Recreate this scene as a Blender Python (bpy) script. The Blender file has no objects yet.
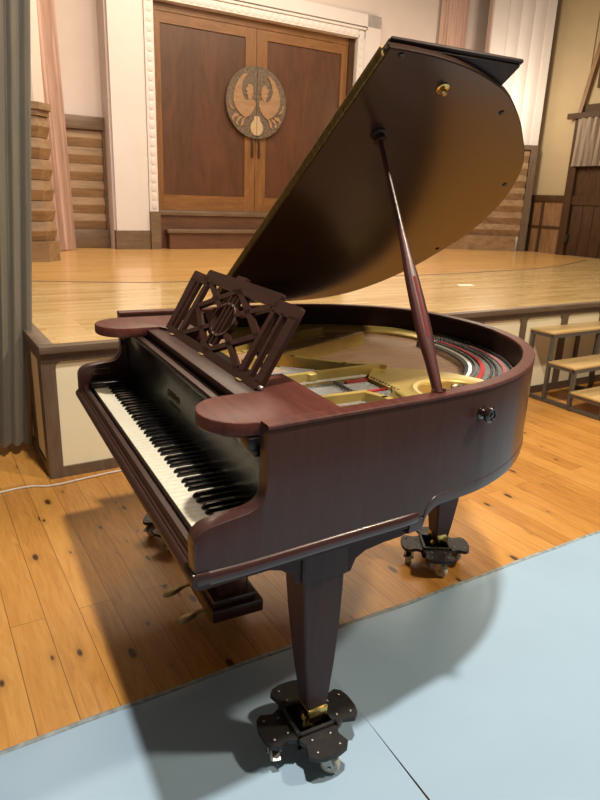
import bpy, bmesh, math, random
from math import sin, cos, pi, radians
from mathutils import Vector, Matrix
random.seed(4)
SC = bpy.context.scene
COL = SC.collection

# ------------------------------------------------------------------ frames
RHO = math.atan(0.062)                       # the hall is turned a little against the piano
RM = Matrix.Translation((-0.8696, 0, 0)) @ Matrix.Rotation(RHO, 4, 'Z')
PM = Matrix.Identity(4)


# ------------------------------------------------------------------ mesh builder
class MB:
    def __init__(s):
        s.v = []; s.f = []; s.sm = []

    def add(s, vs, fs, smooth=False):
        n = len(s.v)
        s.v += [tuple(v) for v in vs]
        s.f += [tuple(i + n for i in f) for f in fs]
        s.sm += [smooth] * len(fs)
        return s

    def box(s, x0, x1, y0, y1, z0, z1):
        vs = [(x, y, z) for z in (z0, z1) for y in (y0, y1) for x in (x0, x1)]
        return s.add(vs, [(0, 2, 3, 1), (4, 5, 7, 6), (0, 1, 5, 4), (2, 6, 7, 3), (0, 4, 6, 2), (1, 3, 7, 5)])

    def bbox(s, x0, x1, y0, y1, z0, z1, b):
        """box with chamfered edges"""
        bm = bmesh.new()
        bmesh.ops.create_cube(bm, size=1)
        for v in bm.verts:
            v.co = ((x0 + x1) / 2 + v.co.x * (x1 - x0), (y0 + y1) / 2 + v.co.y * (y1 - y0), (z0 + z1) / 2 + v.co.z * (z1 - z0))
        bmesh.ops.bevel(bm, geom=bm.edges[:], offset=b, segments=2, affect='EDGES', profile=0.5)
        return s.bm(bm)

    def bm(s, bm, mat=None, smooth=False):
        bm.verts.index_update()
        vs = [(mat @ v.co) if mat else v.co.copy() for v in bm.verts]
        fs = [tuple(v.index for v in f.verts) for f in bm.faces]
        bm.free()
        return s.add(vs, fs, smooth)

    def prism(s, poly, fn0, fn1, smooth=False):
        """poly: list of 2D points; fn0/fn1 map a 2D point to the two end faces"""
        n = len(poly)
        vs = [fn0(p) for p in poly] + [fn1(p) for p in poly]
        fs = [tuple(range(n)), tuple(range(2 * n - 1, n - 1, -1))]
        s.add(vs, fs)
        s.add(vs, [(i, i + n, (i + 1) % n + n, (i + 1) % n) for i in range(n)], smooth)
        return s

    def prism_z(s, poly, z0, z1, smooth=False):
        return s.prism(poly, lambda p: (p[0], p[1], z0), lambda p: (p[0], p[1], z1), smooth)

    def prism_x(s, poly, x0, x1, smooth=False):
        return s.prism(poly, lambda p: (x0, p[0], p[1]), lambda p: (x1, p[0], p[1]), smooth)

    def prism_y(s, poly, y0, y1, smooth=False):
        return s.prism(poly, lambda p: (p[0], y0, p[1]), lambda p: (p[0], y1, p[1]), smooth)

    def tube(s, pts, r, n=10, caps=True):
        """tube along points, r number or list"""
        P = [Vector(p) for p in pts]
        R = r if isinstance(r, (list, tuple)) else [r] * len(P)
        vs = []; fs = []
        ref = Vector((0, 0, 1))
        for i, p in enumerate(P):
            t = (P[min(i + 1, len(P) - 1)] - P[max(i - 1, 0)]).normalized()
            if abs(t.dot(ref)) > .95: ref = Vector((1, 0, 0))
            a = t.cross(ref).normalized(); b = t.cross(a).normalized()
            ref = -b if abs(t.dot(b)) < .9 else ref
            for k in range(n):
                w = 2 * pi * k / n
                vs.append(p + (a * cos(w) + b * sin(w)) * R[i])
        for i in range(len(P) - 1):
            for k in range(n):
                fs.append((i * n + k, i * n + (k + 1) % n, (i + 1) * n + (k + 1) % n, (i + 1) * n + k))
        s.add(vs, fs, True)
        if caps:
            s.add(vs[:n], [tuple(range(n))]); s.add(vs[-n:], [tuple(range(n - 1, -1, -1))])
        return s

    def lathe(s, prof, mat, n=20):
        """prof: (r, h) revolved round local z, placed with mat"""
        vs = []; fs = []
        for r, h in prof:
            for k in range(n):
                w = 2 * pi * k / n
                vs.append(mat @ Vector((r * cos(w), r * sin(w), h)))
        m = len(prof)
        for i in range(m - 1):
            for k in range(n):
                fs.append((i * n + k, i * n + (k + 1) % n, (i + 1) * n + (k + 1) % n, (i + 1) * n + k))
        s.add(vs, fs, True)
        s.add(vs[:n], [tuple(range(n - 1, -1, -1))]); s.add(vs[-n:], [tuple(range(n))])
        return s

    def sweep(s, path, prof, closed=False, smooth=False):
        """path: list of (Vector2 point, Vector2 outward normal); prof(i) -> list of (out, z)"""
        rows = []
        for i, (p, nrm) in enumerate(path):
            rows.append([(p[0] + nrm[0] * o, p[1] + nrm[1] * o, z) for o, z in prof(i)])
        m = len(rows[0]); vs = [v for r in rows for v in r]
        fs = []
        for i in range(len(rows) - 1):
            for k in range(m):
                fs.append((i * m + k, i * m + (k + 1) % m, (i + 1) * m + (k + 1) % m, (i + 1) * m + k))
        s.add(vs, fs, smooth)
        if not closed:
            s.add(rows[0], [tuple(range(m - 1, -1, -1))]); s.add(rows[-1], [tuple(range(m))])
        return s

    def grid(s, fn, nu, nv, smooth=True):
        vs = [fn(i / nu, j / nv) for j in range(nv + 1) for i in range(nu + 1)]
        fs = [(j * (nu + 1) + i, j * (nu + 1) + i + 1, (j + 1) * (nu + 1) + i + 1, (j + 1) * (nu + 1) + i) for j in range(nv) for i in range(nu)]
        return s.add(vs, fs, smooth)


def obj(name, mb, mat, parent=None, org=(0, 0, 0), frame=PM, angle=40, recalc=True):
    """links mb as ONE mesh object; vertices are given in `frame`, origin at org"""
    me = bpy.data.meshes.new(name)
    o = Vector(org)
    me.from_pydata([tuple(Vector(v) - o) for v in mb.v], [], mb.f)
    bm = bmesh.new(); bm.from_mesh(me)
    bmesh.ops.remove_doubles(bm, verts=bm.verts[:], dist=1e-5)
    if recalc: bmesh.ops.recalc_face_normals(bm, faces=bm.faces[:])
    for f in bm.faces: f.smooth = True
    for e in bm.edges:
        if len(e.link_faces) == 2 and e.calc_face_angle(0) > radians(angle): e.smooth = False
    bm.to_mesh(me); bm.free()
    me.materials.append(mat)
    ob = bpy.data.objects.new(name, me); COL.objects.link(ob)
    if parent: ob.parent = parent
    else: ob.matrix_world = frame @ Matrix.Translation(o)
    return ob


def thing(name, label, cat, org=(0, 0, 0), frame=PM, group=None, kind=None):
    o = bpy.data.objects.new(name, None); COL.objects.link(o)
    o.empty_display_size = .1
    o.matrix_world = frame @ Matrix.Translation(Vector(org))
    return tag(o, label, cat, group, kind)


def tag(o, label=None, cat=None, group=None, kind=None):
    if label: o['label'] = label
    if cat: o['category'] = cat
    if group: o['group'] = group
    if kind: o['kind'] = kind
    return o


def copy_tree(o, parent=None):
    c = o.copy(); COL.objects.link(c); c.parent = parent
    for ch in [x for x in o.children]: copy_tree(ch, c)
    return c


# ------------------------------------------------------------------ materials
def sock(n, k): return n.inputs[k] if k in n.inputs else None


class NT:
    def __init__(s, name):
        s.m = bpy.data.materials.new(name); s.m.use_nodes = True
        s.t = s.m.node_tree; s.b = s.t.nodes['Principled BSDF']

    def n(s, typ, **kw):
        nd = s.t.nodes.new('ShaderNode' + typ)
        for k, v in kw.items():
            if k in nd.inputs: nd.inputs[k].default_value = v
            else: setattr(nd, k, v)
        return nd

    def l(s, a, b): s.t.links.new(a, b)

    def p(s, **kw):
        for k, v in kw.items():
            k = k.replace('_', ' ')
            s.b.inputs[k].default_value = v
        return s

    def coords(s, scale=(1, 1, 1), rot=(0, 0, 0), loc=(0, 0, 0)):
        tc = s.n('TexCoord'); mp = s.n('Mapping')
        mp.inputs['Scale'].default_value = scale; mp.inputs['Rotation'].default_value = rot; mp.inputs['Location'].default_value = loc
        s.l(tc.outputs['Object'], mp.inputs['Vector']); return mp.outputs['Vector']

    def noise(s, vec, scale, detail=4, rough=.5, dist=0):
        nd = s.n('TexNoise'); nd.inputs['Scale'].default_value = scale; nd.inputs['Detail'].default_value = detail
        nd.inputs['Roughness'].default_value = rough; nd.inputs['Distortion'].default_value = dist
        s.l(vec, nd.inputs['Vector']); return nd.outputs['Fac']

    def ramp(s, fac, stops):
        r = s.n('ValToRGB'); e = r.color_ramp.elements
        while len(e) < len(stops): e.new(.5)
        for el, (p, c) in zip(e, stops): el.position = p; el.color = (*c, 1) if len(c) == 3 else c
        s.l(fac, r.inputs['Fac']); return r.outputs['Color']

    def mix(s, fac, a, b, blend='MIX'):
        m = s.n('Mix', data_type='RGBA', blend_type=blend)
        for k, v in ((0, fac), (6, a), (7, b)):
            if hasattr(v, 'links'): s.l(v, m.inputs[k])
            else: m.inputs[k].default_value = v if k == 0 else ((*v, 1) if len(v) == 3 else v)
        return m.outputs[2]

    def math(s, op, a, b=0):
        m = s.n('Math', operation=op)
        for k, v in ((0, a), (1, b)):
            if hasattr(v, 'links'): s.l(v, m.inputs[k])
            else: m.inputs[k].default_value = v
        return m.outputs[0]

    def color(s, c): s.l(c, s.b.inputs['Base Color']); return s

    def bump(s, h, strength=.2, dist=.01):
        b = s.n('Bump'); b.inputs['Strength'].default_value = strength; b.inputs['Distance'].default_value = dist
        s.l(h, b.inputs['Height']); s.l(b.outputs['Normal'], s.b.inputs['Normal']); return s


def plain(name, c, rough=.5, metal=0, var=.12, scale=30, coat=0, spec=.5, bump=0):
    t = NT(name); v = t.coords()
    f = t.noise(v, scale, 3)
    t.color(t.ramp(f, [(.3, tuple(x * (1 - var) for x in c)), (.7, tuple(min(1, x * (1 + var)) for x in c))]))
    t.p(Roughness=rough, Metallic=metal, Coat_Weight=coat, Coat_Roughness=.08, Specular_IOR_Level=spec)
    if bump: t.bump(f, bump, .004)
    return t.m


def wood(name, dark, light, scale=(1, 1, 1), size=18, rough=.35, coat=.3, coat_rough=.1, dist=.6, var=None, spec=.5, bump=.04):
    """grain runs along the axis with the small scale"""
    t = NT(name); v = t.coords(scale)
    f = t.noise(v, size, 6, .6, dist)
    g = t.noise(v, size * 5, 3, .6, .2)
    h = t.math('ADD', t.math('MULTIPLY', f, .75), t.math('MULTIPLY', g, .25))
    mid = tuple((a + b) / 2 for a, b in zip(dark, light))
    c = t.ramp(h, [(.36, dark), (.5, mid), (.64, light)])
    t.color(c); t.p(Roughness=rough, Coat_Weight=coat, Coat_Roughness=coat_rough, Specular_IOR_Level=spec)
    if bump: t.bump(g, bump, .002)
    return t.m


M = {}
M['mahog_y'] = wood('mahogany_along_side', (.042, .0135, .0120), (.062, .0195, .0165), (9, 1.0, 9), 5, .30, .25, .12)
M['mahog_leg'] = wood('mahogany_leg', (.050, .0230, .0205), (.066, .0300, .0265), (9, 9, 1.0), 5, .42, .0, .2, spec=.3)
M['mahog_apron'] = wood('mahogany_apron', (.048, .0200, .0175), (.066, .0270, .0235), (9, 1.0, 9), 5, .42, .0, .2, spec=.2)
M['mahog_v'] = wood('mahogany_upright', (.048, .0215, .0190), (.061, .0275, .0240), (9, 9, 1.0), 5, .28, .12, .12, spec=.35)
M['mahog_x'] = wood('mahogany_across', (.036, .0135, .0105), (.052, .0190, .0150), (1.0, 9, 9), 5, .38, .0, .15, spec=.3)
M['mahog_top'] = wood('mahogany_top', (.072, .020, .015), (.135, .038, .028), (1.2, 10, 10), 5, .42, .0, .12, spec=.3)
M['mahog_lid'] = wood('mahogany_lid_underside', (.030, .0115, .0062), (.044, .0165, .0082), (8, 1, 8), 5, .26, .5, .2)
M['knob_wood'] = wood('dark_turned_knob', (.016, .007, .006), (.028, .011, .009), (8, 8, 8), 5, .2, .5, .06)
M['mahog_dark'] = wood('mahogany_dark', (.026, .0115, .0085), (.042, .017, .012), (1, 8, 8), 5, .45, .0, .2, spec=.25)
M['mahog_red'] = wood('mahogany_red_prop', (.055, .014, .012), (.10, .024, .02), (8, 8, 1), 5, .36, .12, .15)
M['ebonised'] = plain('ebonised_fallboard', (.007, .006, .0045), .24, 0, .1, 8, .0, 1.0)
M['ivory'] = plain('ivory_key', (.86, .80, .63), .28, 0, .05, 60, .3)
M['ebony'] = plain('ebony_key', (.006, .006, .006), .22, 0, .2, 60, .3)
M['gold_plate'] = plain('gold_painted_iron', (.60, .43, .13), .36, .30, .10, 12)
M['soundboard'] = wood('soundboard_spruce', (.36, .20, .115), (.56, .34, .20), (14, .5, 14), 5, .4, .2, .2)
M['steel'] = plain('steel_wire', (.20, .195, .19), .5, .8, .15, 80)
M['copper'] = plain('copper_wound_wire', (.40, .22, .12), .6, .3, .15, 80)
M['hitch'] = plain('grey_hitch_felt', (.15, .145, .135), .6, 0, .35, 120)
M['red_felt'] = plain('red_felt', (.42, .04, .035), .9, 0, .2, 200)
M['dark_felt'] = plain('dark_red_felt', (.20, .014, .016), .9, 0, .2, 200)
M['pink_felt'] = plain('faded_red_felt', (.45, .17, .16), .9, 0, .25, 150)
M['brass'] = plain('brass', (.68, .48, .16), .24, 1, .08, 40)
M['old_brass'] = plain('tarnished_brass', (.40, .31, .15), .38, 1, .2, 40)
M['dull_brass'] = plain('dull_brass_hinge', (.26, .19, .075), .5, 1, .25, 60)
M['black'] = plain('black_lacquer', (.008, .008, .008), .3, 0, .2, 60, .2)
M['iron_black'] = plain('black_painted_iron', (.020, .018, .019), .5, .2, .25, 70, bump=.08)
M['chrome'] = plain('chrome_steel', (.36, .35, .33), .38, 1, .1, 50)
M['bolt'] = plain('dull_steel_bolt', (.22, .21, .20), .4, 1, .1, 50)
M['rubber'] = plain('pale_rubber_wheel', (.62, .58, .50), .55, 0, .15, 50)
M['letter'] = plain('faded_gold_letter', (.17, .12, .05), .45, .5, .1, 90)
M['cream'] = plain('cream_panel', (.88, .78, .56), .6, 0, .03, 3)
M['trim_wood'] = wood('grey_brown_stained_trim', (.105, .066, .042), (.17, .115, .075), (7, 1, 7), 4, .5, .1, .3)
M['trim_v'] = wood('grey_brown_stained_trim_upright', (.105, .066, .042), (.17, .115, .075), (7, 7, 1), 4, .5, .1, .3)
M['white_wall'] = plain('warm_white_plaster', (.66, .545, .49), .75, 0, .025, 4)
M['pil_white'] = plain('white_gloss_paint', (.67, .60, .57), .5, 0, .02, 4)
M['ochre_wall'] = plain('ochre_plaster', (.37, .285, .165), .8, 0, .04, 3)
M['block_tan'] = wood('tan_block_wood', (.20, .115, .055), (.34, .205, .105), (6, .8, 6), 2.6, .55, .05, .3)
M['dark_timber'] = wood('dark_timber', (.040, .020, .009), (.075, .037, .016), (8, 8, 1), 4, .6, .0, .3, spec=.2)
M['tan_panel'] = wood('tan_panel_wood', (.13, .066, .028), (.25, .135, .06), (5, 5, 1), 3, .5, .1, .3)
M['door_panel'] = wood('door_panel_veneer', (.066, .0235, .0085), (.108, .039, .0145), (3.2, 3.2, .8), 1.6, .45, .25, .25, 1.2)
M['door_frame'] = wood('door_frame_wood', (.15, .063, .018), (.24, .105, .031), (7, 7, 1), 3, .45, .2, .25)
M['door_frame_h'] = wood('door_frame_wood_across', (.15, .063, .018), (.24, .105, .031), (7, 1, 7), 3, .45, .2, .25)
M['step_wood'] = wood('reddish_step_wood', (.085, .034, .016), (.14, .06, .027), (6, .8, 6), 3, .5, .1, .3)
M['sill_wood'] = wood('greyed_sill_wood', (.115, .068, .038), (.185, .115, .068), (6, .8, 6), 3, .5, .1, .3)
M['emb_ground'] = plain('emblem_grey_ground', (.115, .078, .05), .7, 0, .35, 30, bump=.3)
M['emb_bird'] = wood('emblem_tan_bird', (.23, .125, .06), (.33, .19, .095), (4, 1, 4), 6, .6, 0)
M['emb_pale'] = plain('emblem_pale_urn', (.42, .30, .17), .6, 0, .08, 20)
M['bench_top'] = wood('pale_bench_board', (.52, .33, .125), (.70, .48, .215), (9, .8, 9), 4, .4, .2, .2)
M['bench_iron'] = plain('grey_bench_steel', (.13, .115, .10), .5, .3, .12, 40)
M['white_cable'] = plain('white_cable_sheath', (.72, .66, .58), .5)
M['white_tape'] = plain('white_paper', (.85, .80, .68), .6)
M['wall_edge'] = plain('hall_plaster', (.60, .50, .36), .8, 0, .04, 3)


def cloth(name, c, var=.12, rough=.85):
    t = NT(name); v = t.coords((6, 6, .4))
    f = t.noise(v, 6, 4)
    w = t.noise(t.coords((60, 60, 60)), 12, 2)
    t.color(t.ramp(f, [(.3, tuple(x * (1 - var) for x in c)), (.7, tuple(min(1, x * (1 + var)) for x in c))]))
    t.p(Roughness=rough, Sheen_Weight=.15).bump(w, .15, .002)
    return t.m


M['grey_curtain'] = cloth('grey_green_curtain', (.185, .158, .115))
M['pink_curtain'] = cloth('dusty_pink_curtain', (.54, .355, .285))
M['mauve_curtain'] = cloth('brown_grey_curtain', (.25, .19, .14))


def planks(name, dark, mid, light, width, length, along, knots=True, gap=.0016, rough=.3, coat=.4, gapcol=(.10, .045, .012), huevar=.35, coat_rough=.12, offs=.37):
    """board floor; `along` 'X' or 'Y' is the run of the boards in object space"""
    t = NT(name)
    tc = t.n('TexCoord'); mp = t.n('Mapping')
    if along == 'Y': mp.inputs['Rotation'].default_value = (0, 0, radians(90))
    t.l(tc.outputs['Object'], mp.inputs['Vector']); v = mp.outputs['Vector']
    br = t.n('TexBrick'); br.offset = offs; br.offset_frequency = 2
    br.inputs['Color1'].default_value = (0, 0, 0, 1); br.inputs['Color2'].default_value = (1, 1, 1, 1); br.inputs['Mortar'].default_value = (.5, .5, .5, 1)
    br.inputs['Scale'].default_value = 1; br.inputs['Mortar Size'].default_value = gap; br.inputs['Mortar Smooth'].default_value = .1
    br.inputs['Brick Width'].default_value = length; br.inputs['Row Height'].default_value = width
    t.l(v, br.inputs['Vector'])
    tone = br.outputs['Color']
    # grain: shift per board so that it breaks at the joints
    add = t.n('VectorMath', operation='MULTIPLY_ADD'); t.l(tone, add.inputs[0]); add.inputs[1].default_value = (3.1, 7.7, 5.3); t.l(v, add.inputs[2])
    gm = t.n('Mapping'); gm.inputs['Scale'].default_value = (1.1, 11, 1); t.l(add.outputs[0], gm.inputs['Vector'])
    g = t.noise(gm.outputs['Vector'], 3.2, 6, .6, 1.6)
    g2 = t.noise(gm.outputs['Vector'], 14, 4, .6, .3)
    tn = t.n('SeparateColor'); t.l(tone, tn.inputs[0])
    h = t.math('ADD', t.math('MULTIPLY', g, .62), t.math('MULTIPLY', g2, .2))
    h = t.math('ADD', h, t.math('MULTIPLY', tn.outputs[0], huevar * .6))
    c = t.ramp(h, [(.28, dark), (.52, mid), (.80, light)])
    if knots:
        km = t.n('Mapping'); km.inputs['Scale'].default_value = (2.6, 6.2, 1); t.l(add.outputs[0], km.inputs['Vector'])
        vo = t.n('TexVoronoi', voronoi_dimensions='2D'); vo.inputs['Scale'].default_value = 1.0; vo.inputs['Randomness'].default_value = 1
        t.l(km.outputs['Vector'], vo.inputs['Vector'])
        sep = t.n('SeparateColor'); t.l(vo.outputs['Color'], sep.inputs[0])
        size = t.math('MULTIPLY', t.math('SUBTRACT', sep.outputs[0], .12), .085)
        d = t.math('SUBTRACT', vo.outputs['Distance'], size)
        ringm = t.n('MapRange'); t.l(d, ringm.inputs[0]); ringm.inputs[1].default_value = -.012; ringm.inputs[2].default_value = .022; ringm.inputs[3].default_value = 1; ringm.inputs[4].default_value = 0
        halo = t.n('MapRange'); t.l(d, halo.inputs[0]); halo.inputs[1].default_value = 0; halo.inputs[2].default_value = .13; halo.inputs[3].default_value = .4; halo.inputs[4].default_value = 0
        c = t.mix(halo.outputs[0], c, tuple(x * .55 for x in mid))
        c = t.mix(ringm.outputs[0], c, (.075, .025, .008))
    c = t.mix(t.math('MULTIPLY', br.outputs['Fac'], .8), c, gapcol)
    t.color(c); t.p(Roughness=rough, Coat_Weight=coat, Coat_Roughness=coat_rough)
    t.bump(br.outputs['Fac'], .15, -.002)
    return t.m


M['pine'] = planks('pine_board_floor', (.38, .15, .026), (.57, .255, .052), (.70, .36, .092), .118, 1.9, 'X', True, .0013, .40, .12)
M['stage_front'] = planks('pale_strip_floor', (.47, .28, .095), (.63, .415, .165), (.74, .53, .25), .066, .55, 'Y', False, .0008, .25, .5, (.22, .11, .03), .6, .08)
M['stage_rear'] = planks('amber_strip_floor', (.46, .235, .065), (.60, .33, .10), (.70, .42, .15), .075, .9, 'Y', False, .0010, .30, .4, (.22, .09, .02), .5, .06)


def vinyl():
    t = NT('pale_blue_vinyl_mat'); v = t.coords()
    f = t.noise(v, 1.6, 4, .5, .5); g = t.noise(v, 2.4, 2, .5, .8); k = t.noise(v, 260, 2)
    t.color(t.ramp(f, [(.3, (.335, .475, .61)), (.7, (.375, .525, .67))]))
    t.p(Roughness=.42, Specular_IOR_Level=.5)
    h = t.math('ADD', t.math('MULTIPLY', g, 1.0), t.math('MULTIPLY', k, .01))
    t.bump(h, .25, .03)
    return t.m


M['vinyl'] = vinyl()
M['vinyl_edge'] = plain('grey_mat_binding', (.30, .34, .34), .6, 0, .3, 40)

# ================================================================== THE HALL
R = RM


def struct(name, mb, mat, org=(0, 0, 0), label=None, cat=None, parent=None, frame=RM):
    o = obj(name, mb, mat, parent, org, frame)
    if not parent: tag(o, label, cat, kind='structure')
    return o


STZ = .726
struct('floor', MB().box(-7, 6, -6, 10, -.1, 0), M['pine'], label='orange pine board floor of the hall with dark knots', cat='floor')

# blue mats (piano frame, edge runs with the hall)
def mat_edge(y): return .878 - .062 * y


mat_group = 'pale blue floor mats'
for (ya, yb, lab, ph) in ((-4.2, .512, 'pale blue vinyl floor mat under the piano dolly nearest the viewer', 0), (.5125, 8.2, 'pale blue vinyl floor mat right of the seam, filling the lower right corner', 2)):
    L = yb - ya
    def ez(y): return 0

    n = max(8, int(L / .05))
    top = MB()
    def wav(y): return .0025 * sin(y * 5.1 + ph) + .0018 * sin(y * 13.7 + 1)

    def zz(x, y):
        d = x - mat_edge(y)
        z = .005 + .0035 * math.exp(-(d / .10) ** 2) * (1 + sin(y * 9 + ph)) * .6
        e = min(abs(y - .5145), 1)
        return z + .006 * math.exp(-(e / .035) ** 2) * (1 if ph == 0 else .6) + .003 * math.exp(-((y - .62 - .12 * x) / .05) ** 2)

    xs = [.03, .06, .1, .16, .24, .34, .46, .6, .8, 1.0, 1.3, 1.7, 2.2, 3.0, 4.5]
    rows = []
    for i in range(n + 1):
        y = ya + L * i / n
        e = mat_edge(y) + wav(y)
        def sy(x, y=y, i=i):
            g = .0045 * min(1, max(0, (x - 1.15) / .5))
            return y - g if (ph == 0 and i == n) else (y + g if (ph and i == 0) else y)
        rows.append([(e + .012, y, .0)] + [(e + .012, y, .004)] + [(e + a, sy(e + a), zz(e + a, y)) for a in xs] + [(e + 4.5, y, 0)])
    m = len(rows[0])
    top.add([v for r in rows for v in r], [(i * m + k, i * m + k + 1, (i + 1) * m + k + 1, (i + 1) * m + k) for i in range(n) for k in range(m - 1)], True)
    mt = thing('floor_mat', lab, 'mat', (1.6, (ya + yb) / 2, 0), PM, mat_group)
    obj('mat_sheet', top, M['vinyl'], mt, (1.6, (ya + yb) / 2, 0), angle=60)
    hem = MB()
    hr = []
    for i in range(n + 1):
        y = ya + L * i / n
        e = mat_edge(y) + wav(y)
        hr.append([(e, y, 0), (e, y, .003), (e + .003, y, .0065), (e + .014, y, .0075), (e + .019, y, .0065), (e + .019, y, 0)])
    hem.add([v for r in hr for v in r], [(i * 6 + k, i * 6 + k + 1, (i + 1) * 6 + k + 1, (i + 1) * 6 + k) for i in range(n) for k in range(5)], True)
    tag(obj('hem_binding', hem, M['vinyl_edge'], mt, (1.6, (ya + yb) / 2, 0), angle=60), 'grey bound edge')

# cable on the floor by the stage
pts = []
for a, b in ((.1, -4.0), (-.2, -2.6), (-.5, -1.3), (-.79, -.359), (-.775, -.114), (-.80, .06), (-.826, .237), (-.84, .6), (-.86, 1.2), (-.85, 2.2)):
    pts.append((a, b, .0055))
def catmull(P, k=8):
    out = []
    for i in range(len(P) - 1):
        p0 = Vector(P[max(i - 1, 0)]); p1 = Vector(P[i]); p2 = Vector(P[i + 1]); p3 = Vector(P[min(i + 2, len(P) - 1)])
        for j in range(k):
            t = j / k
            out.append(.5 * ((2 * p1) + (p2 - p0) * t + (2 * p0 - 5 * p1 + 4 * p2 - p3) * t * t + (3 * p1 - p0 - 3 * p2 + p3) * t ** 3))
    out.append(Vector(P[-1])); return out
tag(obj('floor_cable', MB().tube(catmull(pts), .0055, 8), M['white_cable'], None, (-.8, 0, 0)), 'white cable lying on the pine floor along the foot of the stage', 'cable')

# ------------------------------------------------------------------ stage
ext = [(-.03, -.085), (-.03, 12), (-2.03, 12), (-2.9, 8.25), (-2.33, 6.9), (-2.10, 6.0), (-2.03, 5.1), (-1.96, 4.2), (-2.04, 2.6), (-2.14, 1.13), (-2.45, .26), (-2.50, -.085)]
struct('floor_stage_front', MB().prism_z(ext, STZ - .04, STZ), M['stage_front'], label='pale strip floor of the front part of the stage', cat='stage floor')
rear = [(-9, -6), (-9, 14)] + [(-2.03, 14), (-2.03, 12), (-2.9, 8.25), (-2.33, 6.9), (-2.10, 6.0), (-2.03, 5.1), (-1.96, 4.2), (-2.04, 2.6), (-2.14, 1.13), (-2.45, .26), (-2.50, -.085), (-2.5, -6)]
struct('floor_stage_rear', MB().prism_z(rear, STZ - .05, STZ - .0005), M['stage_rear'], label='amber strip floor of the rear part of the stage', cat='stage floor')
seam = MB()
line = ext[3:11]
for a, b in zip(line[:-1], line[1:]):
    va = Vector((*a, 0)); vb = Vector((*b, 0)); d = (vb - va).normalized(); q = Vector((-d.y, d.x, 0)) * .018
    seam.prism_z([(va + q)[:2], (vb + q)[:2], (vb - q)[:2], (va - q)[:2]], STZ - .01, STZ + .0015)
struct('trim_1', seam, M['trim_wood'], label='thin grey strip where front and rear stage floor meet', cat='floor strip')
# border of the top and front lip
lip = MB().bbox(-.03, .034, -.115, 12, STZ - .035, STZ + .002, .004)
lip.bbox(-2.5, -.03, -.115, -.035, STZ - .035, STZ + .003, .004)
struct('trim_2', lip, M['trim_wood'], label='dark wooden lip along the front and left edge of the stage', cat='stage edge')
fr = MB(); pn = MB()
units = [-.1, .98, 1.98, 2.98, 3.98, 4.98, 5.98, 6.98, 7.98, 8.98, 9.98, 10.98]
for i in range(len(units) - 1):
    a, b = units[i], units[i + 1]
    w = .062 if i == 0 else .036
    mid = (a + b) / 2 - .0
    fr.box(-.05, 0, a, b, .0, .06); fr.box(-.05, 0, a, b, .64, STZ - .035)
    fr.box(-.05, 0, a + .001, a + w, .06, .64); fr.box(-.05, 0, b - .036, b - .001, .06, .64); fr.box(-.05, 0, mid - .03, mid + .03, .06, .64)
    for (p, q) in ((a + w, mid - .03), (mid + .03, b - .036)):     # rounded upper corners
        for (c, sg) in ((p, 1), (q, -1)):
            r = .035
            fan = [(c, .64)] + [(c + sg * (r - r * sin(t)), .64 - (r - r * cos(t))) for t in [k * pi / 2 / 5 for k in range(6)]]
            fr.prism_x(fan, -.05, -.001)
    pn.box(-.04, -.014, a + .01, b - .01, .03, .66)
struct('trim_3', fr, M['trim_v'], label='grey-brown framing of the stage front', cat='stage front')
struct('trim_4', pn, M['cream'], label='cream panels set into the stage front', cat='stage front')
sd = MB()
sd.box(-2.5, -.05, -.1, -.07, 0, STZ - .035)
struct('trim_5', sd, M['cream'], label='cream panelled left end of the stage', cat='stage end')
sf = MB()
sf.box(-2.5, 0, -.108, -.1, 0, .06); sf.box(-2.5, 0, -.108, -.1, .64, STZ - .035)
for a in (-.05, -.40, -1.2, -2.4): sf.box(a - .05, a + .05, -.108, -.1, .06, .64)
struct('trim_6', sf, M['trim_v'], label='grey-brown framing of the left end of the stage', cat='stage end')
# little white lines and a paper on the stage
tag(obj('paper_scrap', MB().prism_z([(-1.16, 3.90), (-1.12, 4.06), (-1.20, 4.10), (-1.24, 3.95)], STZ, STZ + .002), M['white_tape'], None, (-1.18, 4.0, STZ), RM), 'small white scrap of paper on the stage floor behind the piano tail', 'paper')

# ------------------------------------------------------------------ back wall
XW = -5.4
bw = MB()
bw.box(-6.3, -5.75, -4, 1.80, STZ, 7)          # left of the door, set back
bw.box(-6.3, XW - .04, 5.54, 8.6, STZ, 7)      # right of the door
bw.box(-6.3, XW - .04, 1.8, 5.54, 3.75, 7)     # over the door
bw.box(-6.3, XW - .04, 1.80, 2.40, STZ, 3.75)
struct('wall_back', bw, M['white_wall'], label='warm white plaster wall at the back of the stage', cat='wall')
# pilaster left of the door and surround
pl = MB().box(XW - .04, XW + .03, 1.82, 2.13, .97, 7).box(XW - .04, XW + .012, 2.13, 2.27, .97, 7)
struct('trim_7', pl, M['pil_white'], label='white painted pilaster left of the double door', cat='pilaster')
pb = MB().box(XW - .04, XW + .05, 1.80, 2.13, STZ, .97).box(XW - .04, XW + .03, 2.13, 2.27, STZ, .97)
struct('trim_8', pb, M['sill_wood'], label='brown wooden base block of the white pilaster', cat='pilaster base')
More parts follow.
